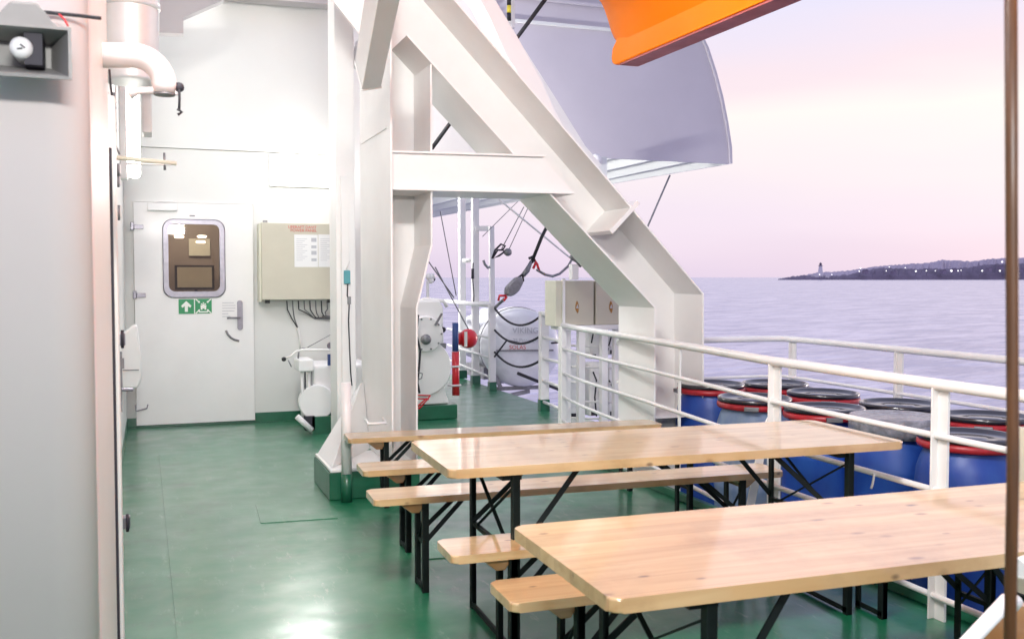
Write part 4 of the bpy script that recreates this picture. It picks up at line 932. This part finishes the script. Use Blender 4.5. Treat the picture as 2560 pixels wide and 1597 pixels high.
# ------------------------------------------------------------------ white machine left of the column
def machine():
    t = thing('hose_reel', 'white cluttered winch machine behind the left edge of the davit column', 'machine', (1.7, 9.8, 0))
    Y = 9.5
    a, c = at(742, 1005, Y=Y), at(835, 862, Y=Y)
    MB().box(a.x, c.x + .2, Y, Y + .6, .18, c.z, .03).build('body', 'white', t)
    MB().box(at(715, 1025, Y=Y).x + .08, c.x + .2, Y - .12, Y + .7, .0, .17).build('base', 'green', t)
    MB().lathe([(.17, .06), (.17, -.02), (.16, -.03), (.02, -.031)], (at(748, 960, Y=Y).x, Y - .04, at(748, 950, Y=Y).z), 32, 'Y', smooth=False).build('drum', 'white', t)
    a, c = at(706, 880, Y=Y - .1), at(742, 850, Y=Y - .1); MB().box(a.x, c.x, Y - .12, Y + .2, a.z, c.z, .015).build('valve_box', 'white', t)
    for x, m in ((715, 'pipew'), (722, 'dark'), (731, 'pipew'), (738, 'dullsteel')): MB().tube([at(x, 878, Y=Y - .05), at(x + 1, 990, Y=Y - .05)], .014 if m == 'pipew' else .007, 8).build('pipe', m, t)
    MB().tube([at(703, 985, Y=Y - .15), at(738, 1018, Y=Y - .15)], .028, 10).build('foot_pipe', 'pipew', t)
    MB().box(at(722, 1010, Y=Y - .1).x, at(745, 1010, Y=Y - .1).x, Y - .12, Y + .0, at(730, 1018, Y=Y - .1).z, at(730, 985, Y=Y - .1).z).build('gap_shade', 'dark', t)  # dark box put in for the shade of a gap
    a, c = at(776, 865, Y=Y - .05), at(784, 838, Y=Y - .05); MB().box(a.x, c.x, Y - .06, Y - .03, a.z, c.z).build('navy_label', 'navy', t)
    MB().tube([at(x, y, Y=Y - .1) for x, y in ((672, 850), (690, 842), (700, 832), (715, 828), (770, 828), (805, 830))], .010, 8).build('lever', 'pipew', t)
    MB().lathe([(.002, -.022), (.02, -.014), (.022, 0), (.02, .014), (.002, .022)], at(672, 850, Y=Y - .1), 10).build('lever_knob', 'black', t)
    MB().tube([at(690, 868, Y=Y - .1), at(682, 852, Y=Y - .1)], .006, 6).build('rod', 'dullsteel', t)
    MB().tube([at(706, 848, Y=Y), at(707, 832, Y=Y), at(716, 824, Y=Y), at(722, 826, Y=Y)], .009, 8).build('bend', 'dullsteel', t)
    p = at(782, 818, Y=Y); MB().lathe([(.03, .01), (.034, 0), (.03, -.01)], p, 16, 'Y').build('gauge', 'steel', t)
    MB().tube([at(782, 822, Y=Y), at(782, 862, Y=Y)], .01, 8).build('gauge_stem', 'pipew', t)
    MB().tube([at(728, 822, Y=Y), at(812, 776, Y=Y)], .004, 6).build('wire', 'dullsteel', t)
machine()
t = thing('tag_cable', 'teal tag and black cable hanging on the white post', 'tag', at(822, 655, Y=7.68))
a, c = at(814, 672, Y=7.69), at(829, 640, Y=7.69)
MB().box(a.x, c.x, 7.68, 7.70, a.z, c.z, .006).build('tag', 'teal', t)
MB().tube([at(x, y, Y=7.69) for x, y in ((827, 618), (820, 638))], .004, 6).build('loop', 'pipew', t)
MB().tube([at(x, y, Y=7.69) for x, y in ((823, 673), (822, 700), (827, 712), (825, 760), (830, 880), (833, 912))], .005, 6).build('cable', 'rope', t)
MB().box(at(823, 718, Y=7.69).x, at(830, 718, Y=7.69).x, 7.67, 7.70, at(826, 720, Y=7.69).z, at(826, 702, Y=7.69).z).build('clip', 'dullsteel', t)

# ------------------------------------------------------------------ beige twin cabinets with stand
def cabinets():
    Y = 8.9
    t = thing('switch_cabinets', 'pair of beige electrical cabinets with rusty marks behind the davit leg', 'cabinet', at(1400, 760, Y=Y))
    a, c = at(1337, 770, Y=Y), at(1406, 664, Y=Y)
    MB().box(a.x, c.x, Y, Y + .3, a.z, c.z, .008).build('left_cabinet', 'cream', t)
    MB().box(c.x + .02, c.x + .42, Y, Y + .3, a.z, c.z, .008).build('right_cabinet', 'cream', t)
    s0 = at(1315, 768, Y=Y); MB().box(s0.x, a.x - .03, Y, Y + .28, a.z - .01, c.z, .006).build('side_cabinet', 'creamlit', t)
    MB().box(a.x - .028, a.x - .002, Y - .015, Y + .02, a.z - .05, c.z + .02).build('frame_post', 'white', t)
    for px in (1366, 1446):
        p = at(px, 727, Y=Y); MB().prism([(p.x + .02 * math.cos(R(q)), p.z + .055 * math.sin(R(q)) + .01 * math.sin(q)) for q in range(0, 360, 30)], Y - .004, Y - .0005).build('rust_mark', 'rust', t)
        MB().prism([(p.x - .014, p.z - .01), (p.x + .016, p.z - .012), (p.x + .003, p.z + .03)], Y - .007, Y - .0042).build('warning_mark', 'ink', t)
    MB().box(a.x - .03, c.x + .45, Y - .03, Y + .3, a.z - .05, a.z - .002, .006).build('shelf', 'white', t)
    # stand legs and lattice
    for px in (1342, 1378, 1432, 1462):
        p = at(px, 900, Y=Y); wv = .045 if px in (1342,) else .035
        MB().box(p.x - wv, p.x + wv, Y, Y + .07, 0, a.z - .051, .005).build('stand_leg', 'white', t)
    for py in (818, 868, 905, 950, 990):
        p, q = at(1337, py, Y=Y + .02), at(1468, py + 5, Y=Y + .02)
        MB().tube([p + Vector((0, .08, 0)), q + Vector((0, .08, 0))], .010, 8).build('cross_rod', 'pipew', t)
    return a, c
cabinets()
for i, (x0, x1, y0, y1, lab) in enumerate(((1348, 1375, 835, 990, 'tall grey-white box low inside the cabinet stand'), (1395, 1430, 785, 850, 'white junction box with a black lead under the beige cabinets'), (1395, 1428, 858, 985, 'narrow white case with black fittings in the cabinet stand'), (1440, 1466, 785, 840, 'white fan box beside the davit leg under the cabinets'), (1440, 1466, 850, 985, 'lower white case beside the davit leg in the cabinet stand'))):
    Y = 9.15; a, c = at(x0, y1, Y=Y), at(x1, y0, Y=Y)
    t = thing('junction_box', lab, 'box', (a.x, Y, a.z), 'white boxes in the cabinet stand')
    MB().box(a.x, c.x, Y, Y + .16, a.z, c.z, .015).build('case', 'white' if i else 'raft', t)
    MB().box(a.x + .02, a.x + .07, Y - .012, Y - .001, a.z + .01, a.z + .05).build('gland', 'dark', t)
    if i in (1, 2, 4): MB().box(c.x - .05, c.x - .015, Y - .014, Y - .001, (a.z + c.z) / 2 - .08, (a.z + c.z) / 2 - .02).build('fitting', 'black', t)
for i, (pts, lab) in enumerate((([(1362, 775), (1370, 792), (1385, 798)], 'short black lead under the left beige cabinet'), ([(1418, 778), (1404, 790), (1400, 812)], 'black lead hanging over the white junction box'), ([(1452, 775), (1446, 800), (1438, 830)], 'black lead near the davit leg below the cabinets'), ([(1404, 880), (1412, 900), (1408, 940), (1412, 985)], 'long black lead running down inside the cabinet stand'), ([(1442, 900), (1455, 925), (1464, 950)], 'thin black lead at the right of the cabinet stand'))):
    tag(MB().tube([at(x, y, Y=9.05) for x, y in pts], .008, 6).build('black_lead', 'rope'), lab, 'cable')

# ------------------------------------------------------------------ rear railings, rafts
def rear():
    X = 4.15
    t = thing('rear_railing', 'white railing of the far deck edge ending at the rope gap', 'railing', (X, 13, 0))
    p = at(1165, 925, Z=0); MB().box(p.x - .045, p.x + .045, p.y - .03, p.y + .03, .12, 1.13, .004).build('post', 'pipew', t); MB().box(p.x - .05, p.x + .05, p.y - .04, p.y + .04, 0, .119).build('post_foot', 'green', t)
    for px, Yq in ((1125, 13.1), (1094, 13.9)):
        q = at(px, 700, Y=Yq); MB().box(q.x - .045, q.x + .045, Yq - .04, Yq + .04, .12, wz - .01).build('pillar', 'pipew', t); MB().box(q.x - .06, q.x + .06, Yq - .05, Yq + .05, 0, .119).build('post_foot', 'green', t)
    hz = at(1165, 722, Y=p.y).z
    e = at(1045, 712, Y=14.6)
    MB().tube([(p.x, p.y, hz), (p.x - .06, p.y + .2, hz), (e.x, 14.6, e.z)], .03, 10).build('handrail', 'pipew', t)
    for y0, y1 in ((800, 790), (848, 828), (895, 862)):
        MB().tube([at(1165, y0, Y=p.y), at(1060, y1 - 12, Y=14.4)], .017, 8).build('rail_bar', 'pipew', t)
    # L frame
    MB().tube([at(1128, 541, Y=13.0), at(1158, 541, Y=12.9)], .045, 4, smooth=False).tube([at(1163, 536, Y=12.7), at(1165, 722, Y=12.7)], .045, 4, smooth=False).tube([at(1128, 716, Y=13.0), at(1163, 718, Y=12.8)], .03, 4, smooth=False).tube([at(1096, 617, Y=13.3), at(1122, 616, Y=13.2)], .03, 8).build('gate_frame', 'pipew', t)
    t = thing('front_railing', 'white railing from the rope gap to the beige cabinets', 'railing', (4.1, 9.6, 0))
    p = at(1287, 972, Z=0); MB().box(p.x - .05, p.x + .05, p.y - .04, p.y + .04, .13, 1.12, .004).build('post', 'pipew', t); MB().box(p.x - .055, p.x + .055, p.y - .045, p.y + .045, 0, .129).build('post_foot', 'green', t)
    for (xa, ya), (xb, yb), r in (((1287, 743), (1318, 745), .035), ((1287, 798), (1345, 812), .018), ((1287, 848), (1345, 862), .018), ((1285, 900), (1345, 922), .018), ((1285, 950), (1345, 975), .018)):
        MB().tube([at(xa, ya, Y=p.y), at(xb, yb, Y=9.1)], r, 8).build('rail_bar', 'pipew', t)
    # slack ropes across the gap
    for i, (a, c, sg, lab) in enumerate((((1170, 728), (1283, 745), .17, 'topmost slack dark rope across the gap before the liferaft'), ((1170, 780), (1283, 792), .14, 'middle slack dark rope across the gap before the liferaft'), ((1170, 832), (1283, 850), .14, 'lowest slack dark rope across the gap before the liferaft'))):
        tag(MB().tube(catenary(at(*a, Y=12.2), at(*c, Y=10.2), sg, 16), .014, 6).build('slack_rope', 'rope'), lab, 'rope', 'slack ropes across the gap')
    # liferaft canister
    t = thing('liferaft_canister', 'big white rounded liferaft canister lying outside the rope gap', 'liferaft', (5.2, 12, .5))
    c = at(1232, 812, Y=12.9); rr = .5
    ax = Vector((.25, 1, 0)).normalized(); c0 = c - ax * .2 + Vector((0, 0, -.06))
    prof = [(-.12, .30), (-.08, .44), (0, .52), (.12, .55), (1.1, .55), (1.22, .52), (1.3, .35)]
    o = MB().tube([c0 + ax * h for h, r in prof], [r for h, r in prof], 36).build('shell', 'raft', t)
    MB().tube([c0 + ax * .56, c0 + ax * .60], .562, 36).build('strap', 'dullsteel', t)
    a0 = c0 - ax * .125
    sd = Vector((ax.y, -ax.x, 0))
    # horizontal seam
    MB().bar(a0 - sd * .42 + Vector((0, 0, -.02)), a0 + sd * .42 + Vector((0, 0, -.02)), .03, .02).build('seam', 'dullsteel', t)
    rz = math.atan2(sd.y, sd.x)
    text('maker_lettering', 'VIKING', .11, a0 - ax * .02 + Vector((0, 0, .22)) + sd * .03, (R(90), 0, rz), 'ink', t)
    text('capacity_lettering', '25 Passengers', .07, a0 - ax * .02 + Vector((0, 0, .10)) + sd * .05, (R(90), 0, rz), 'ink', t)
    text('safety_lettering', 'SOLAS', .08, a0 - ax * .02 + Vector((0, 0, .0)) - sd * .08, (R(90), 0, rz), 'redink', t)
    # cradle
    b = MB()
    for h in (.1, 1.0):
        q = c0 + ax * h; b.bar(q + Vector((-.35, 0, -.56)), q + Vector((.35, 0, -.56)), .05, .05); b.bar(q + Vector((-.3, 0, -.56)), q + Vector((-.42, 0, -.30)), .05, .04, (0, 1, 0))
    q = c0; b.bar(q + Vector((-.35, 0, -.6)), q + ax * 1.1 + Vector((-.35, 0, -.6)), .05, .05).bar(q + Vector((-.35, 0, -.6)), Vector((4.33, 12.9, -.1)), .05, .05)
    b.bar(q + Vector((.1, 0, -.6)), Vector((4.33, 12.5, -.15)), .05, .05)
    b.build('cradle', 'dullsteel', t)
    t = thing('covered_raft', 'second raft wrapped in crumpled clear sheet behind the far railing', 'liferaft', (4.9, 13.4, .5))
    c = at(1135, 800, Y=14.6) + Vector((.2, 0, 0)); rnd = random.Random(4)
    bm = bmesh.new(); bmesh.ops.create_icosphere(bm, subdivisions=4, radius=.5)
    for v in bm.verts:
        k = 1 + .06 * math.sin(v.co.x * 19 + v.co.z * 7) + .05 * math.sin(v.co.z * 23 + v.co.y * 11); v.co = Vector((v.co.x * .9 * k, v.co.y * 1.3 * k, v.co.z * .95 * k)) + c
    b = MB(); b.bm.free(); b.bm = bm; b.build('cover', 'cover', t, smooth=True)
    MB().box(c.x - .3, c.x + .3, c.y - .5, c.y + .5, c.z - .6, c.z - .42).build('cradle', 'dullsteel', t)
    MB().tube([at(x, y, Y=11.9) for x, y in ((1170, 845), (1200, 805), (1230, 812))], .012, 6).build('lashing', 'rope', t)
    # gear over the side
    t = thing('boarding_gear', 'dark metal arm low over the sea between the railings', 'gear', at(1300, 900, Y=10.6))
    b = MB(); b.tube([at(x, y, Y=10.9) for x, y in ((1225, 883), (1280, 905), (1335, 926))], .02, 6).tube([at(x, y, Y=10.9) for x, y in ((1300, 912), (1296, 922), (1285, 920))], .015, 6); b.build('arm', 'dark', t)
    MB().bar(at(1305, 812, Y=10.8), at(1325, 810, Y=10.8), .03, .02).build('step', 'dark', t)
    MB().tube([at(x, y, Y=10.9) for x, y in ((1325, 870), (1322, 882), (1330, 880), (1336, 872))], .008, 6).build('red_cord', 'red', t)
rear()

# ------------------------------------------------------------------ rigging
def rig():
    tag(MB().tube([at(1305, -20, Y=7.35), at(1224, 90, Y=7.9), at(1067, 290, Y=7.9), at(1022, 352, Y=7.9)], .017, 8).build('fall_wire', 'rope'), 'thick black wire running diagonally behind the davit leg up to the lifeboat', 'wire')
    Y = 11.2
    t = thing('snatch_block', 'grey pulley block and hook on a black wire beneath the davit brace', 'pulley block', at(1215, 670, Y=Y))
    MB().tube([at(1293, 540, Y=Y), at(1282, 562, Y=Y), at(1258, 622, Y=Y)], .022, 8).build('wire', 'black', t)
    MB().tube([at(1258, 618, Y=Y), at(1248, 640, Y=Y), at(1238, 652, Y=Y)], [.02, .035, .03], 8).build('swivel', 'dullsteel', t)
    MB().tube([at(x, y, Y=Y) for x, y in ((1236, 650), (1226, 658), (1222, 672), (1230, 676), (1239, 664), (1237, 651))], .014, 8).build('shackle', 'black', t)
    q = [at(x, y, Y=Y) for x, y in ((1231, 655), (1236, 668), (1226, 688), (1215, 698), (1204, 702), (1196, 696), (1198, 680), (1210, 668), (1222, 656))]
    MB().prism([(p.x, p.z) for p in q], Y - .07, Y + .07, 'Y', .02).build('cheek', 'dullsteel', t)
    MB().tube([at(1252, 612, Y=Y), at(1262, 607, Y=Y), at(1266, 616, Y=Y), at(1256, 622, Y=Y)], .018, 8).build('thimble', 'dark', t)
    for k, pts in enumerate((((1262, 612), (1272, 626), (1276, 640)), ((1268, 622), (1262, 636)), ((1198, 700), (1182, 700), (1180, 712)), ((1200, 702), (1192, 712)))):
        MB().tube([at(x, y, Y=Y) for x, y in pts], .016, 6).build('red_lashing', 'red', t)
    tag(MB().tube([at(x, y, Y=Y) for x, y in ((1270, 638), (1290, 650), (1308, 654), (1325, 648), (1345, 630), (1353, 616))], .016, 8).build('grey_hose', 'dullsteel'), 'grey rope looping from the red lashing to the davit brace', 'rope')
    tag(MB().tube([at(1194, 708, Y=11.4), at(1180, 720, Y=11.9), at(1172, 728, Y=12.2)], .02, 8).build('shackle_link', 'dullsteel'), 'short steel link from the pulley block to the railing corner', 'link')
    for i, (a, c, r, lab) in enumerate((((1178, 470), (1352, 612), .012, 'pale thin line crossing from the wing to the davit brace'), ((1240, 490), (1186, 592), .006, 'thin wire holding the black hook'), ((1250, 492), (1205, 590), .005, 'thin wire holding the round pulley'), ((1225, 478), (1142, 560), .005, 'thin wire from the wing edge to the white pillars'),
                                        ((1042, 500), (1080, 700), .006, 'thin near-vertical wire beside the davit column'), ((1015, 620), (1075, 705), .008, 'dark thin wire slanting down to the far rail'), ((1030, 632), (1120, 800), .008, 'long thin wire slanting down past the winch'))):
        tag(MB().tube([at(*a, Y=11.5), at(*c, Y=11.5)], r, 6).build('thin_wire', 'dullsteel' if i else 'pipew'), lab, 'wire')
    t = thing('cargo_hook', 'black triangular hook hanging from thin wires under the wing', 'hook', at(1180, 600, Y=11.5))
    Y = 11.5
    MB().tube([at(x, y, Y=Y) for x, y in ((1165, 612), (1172, 592), (1186, 578), (1196, 582), (1190, 592), (1178, 592), (1166, 612), (1182, 605), (1194, 596), (1188, 590))], .013, 8).build('link', 'dark', t)
    MB().lathe([(.01, -.04), (.045, -.03), (.05, 0), (.045, .03), (.01, .04)], at(1202, 597, Y=Y), 14, 'Y').build('sheave', 'dullsteel', t)
    tag(MB().tube([at(x, y, Y=12.6) for x, y in ((1144, 616), (1148, 626), (1155, 634), (1160, 632))], .018, 8).build('pelican_hook', 'dullsteel'), 'small grey hook hanging beside the white gate frame', 'hook')
    tag(MB().tube([at(x, y, Y=12.9) for x, y in ((1120, 622), (1119, 660), (1122, 700), (1121, 715))], .008, 6).tube([at(1119, 636, Y=12.9), at(1119, 660, Y=12.9)], .02, 6).build('lanyard', 'dark'), 'dark toggle line hanging along the white pillars', 'line')
    t = thing('rail_light', 'small white lamp cluster on the far railing beside the davit column', 'lamp', at(1020, 660, Y=11.8))
    for x, y, s in ((1016, 655, .05), (1024, 654, .04), (1020, 664, .04)): MB().lathe([(.005, -s), (s * .8, -s * .6), (s, 0), (s * .7, s * .7), (.005, s)], at(x, y, Y=11.8), 10).build('lamp_head', 'white', t)
    MB().bar(at(1012, 665, Y=11.8), at(1013, 715, Y=11.8), .03, .03).build('stem', 'pipew', t)
    MB().tube([at(1024, 668, Y=11.8), at(1030, 660, Y=11.8)], .01, 6).build('wire', 'dark', t)
    t = thing('corner_hook', 'white hook fitting at the top of the beige cabinets under the davit brace', 'fitting', at(1360, 615, Y=8.8))
    MB().box(at(1352, 655, Y=8.8).x, at(1368, 655, Y=8.8).x, 8.78, 8.86, at(1352, 662, Y=8.8).z, at(1352, 625, Y=8.8).z, .005).build('lug', 'white', t)
    MB().tube([at(x, y, Y=8.78) for x, y in ((1350, 606), (1356, 612), (1366, 618), (1376, 630))], .02, 8).build('hook', 'dullsteel', t)
    # hazard striped pole and white post at the top
    t = thing('hazard_pole', 'yellow and black striped pole by a white post at the top of the picture', 'pole', at(1205, 0, Y=9.5))
    for k in range(5):
        MB().tube([at(1205, -40 + k * 18, Y=9.5), at(1205, -40 + k * 18 + 17.5, Y=9.5)], .022, 10).build('band', 'yellow' if k % 2 else 'black', t)
    MB().box(at(1211, 0, Y=9.6).x, at(1219, 0, Y=9.6).x, 9.6, 9.66, at(1215, 66, Y=9.6).z, 4.9).build('post', 'pipew', t)
rig()

# ------------------------------------------------------------------ foreground right
p = at(2389, -60, Y=1.05); q = at(2396, 1560, Y=1.05)
t = thing('wooden_pole', 'thin brown varnished pole crossing the right foreground from top to bottom', 'pole', (p.x, 1.05, 0))
rad = .5 * (at(2407, 700, Y=1.05).x - at(2385, 700, Y=1.05).x)
MB().tube([at(2392, -200, Y=1.05), at(2395, 500, Y=1.05), at(2398, 1100, Y=1.05), Vector((q.x, 1.05, 0))], rad, 14).build('shaft', 'pole', t)
t = thing('folding_chair', 'pale rounded corner of a wooden chair at the lower right edge', 'chair', (1.9, 1.7, 0))
Y = 1.55
a, c = at(2310, 1500, Y=Y), at(2385, 1420, Y=Y)
d = (c - a)
MB().tube([a - d * 1.2, a, c, c + Vector((.02, .0, -.004)), c + Vector((.035, .05, -.06))], .016, 14).build('back_rail', 'paper', t)
MB().prism([(v.x, v.z) for v in (a - d * 1.2 + Vector((.02, 0, -.02)), c + Vector((.01, 0, -.02)), Vector((c.x + .12, 0, c.z - .02)), Vector((c.x + .12, 0, c.z - .3)), Vector((a.x - .05, 0, a.z - .25)))], Y + .005, Y + .02).build('back_panel', 'pineend', t)
MB().tube([at(2412, 1345, Y=Y), at(2450, 1330, Y=Y)], .022, 12).build('arm_end', 'paper', t)
for dx in (-.05, .12):
    MB().bar((c.x + dx, Y + .03, 0), (c.x + dx * 1.0, Y + .02, c.z - .2), .025, .025).build('leg', 'pineend', t)
x = at(2412, 1080, X=3.15)
tag(MB().box(3.12, 3.16, x.y - .12, x.y + .02, 0, at(2412, 1012, X=3.12).z).build('rail_stanchion', 'cream', bevel=.005), 'cream upright behind the nearest table at the right edge', 'post')
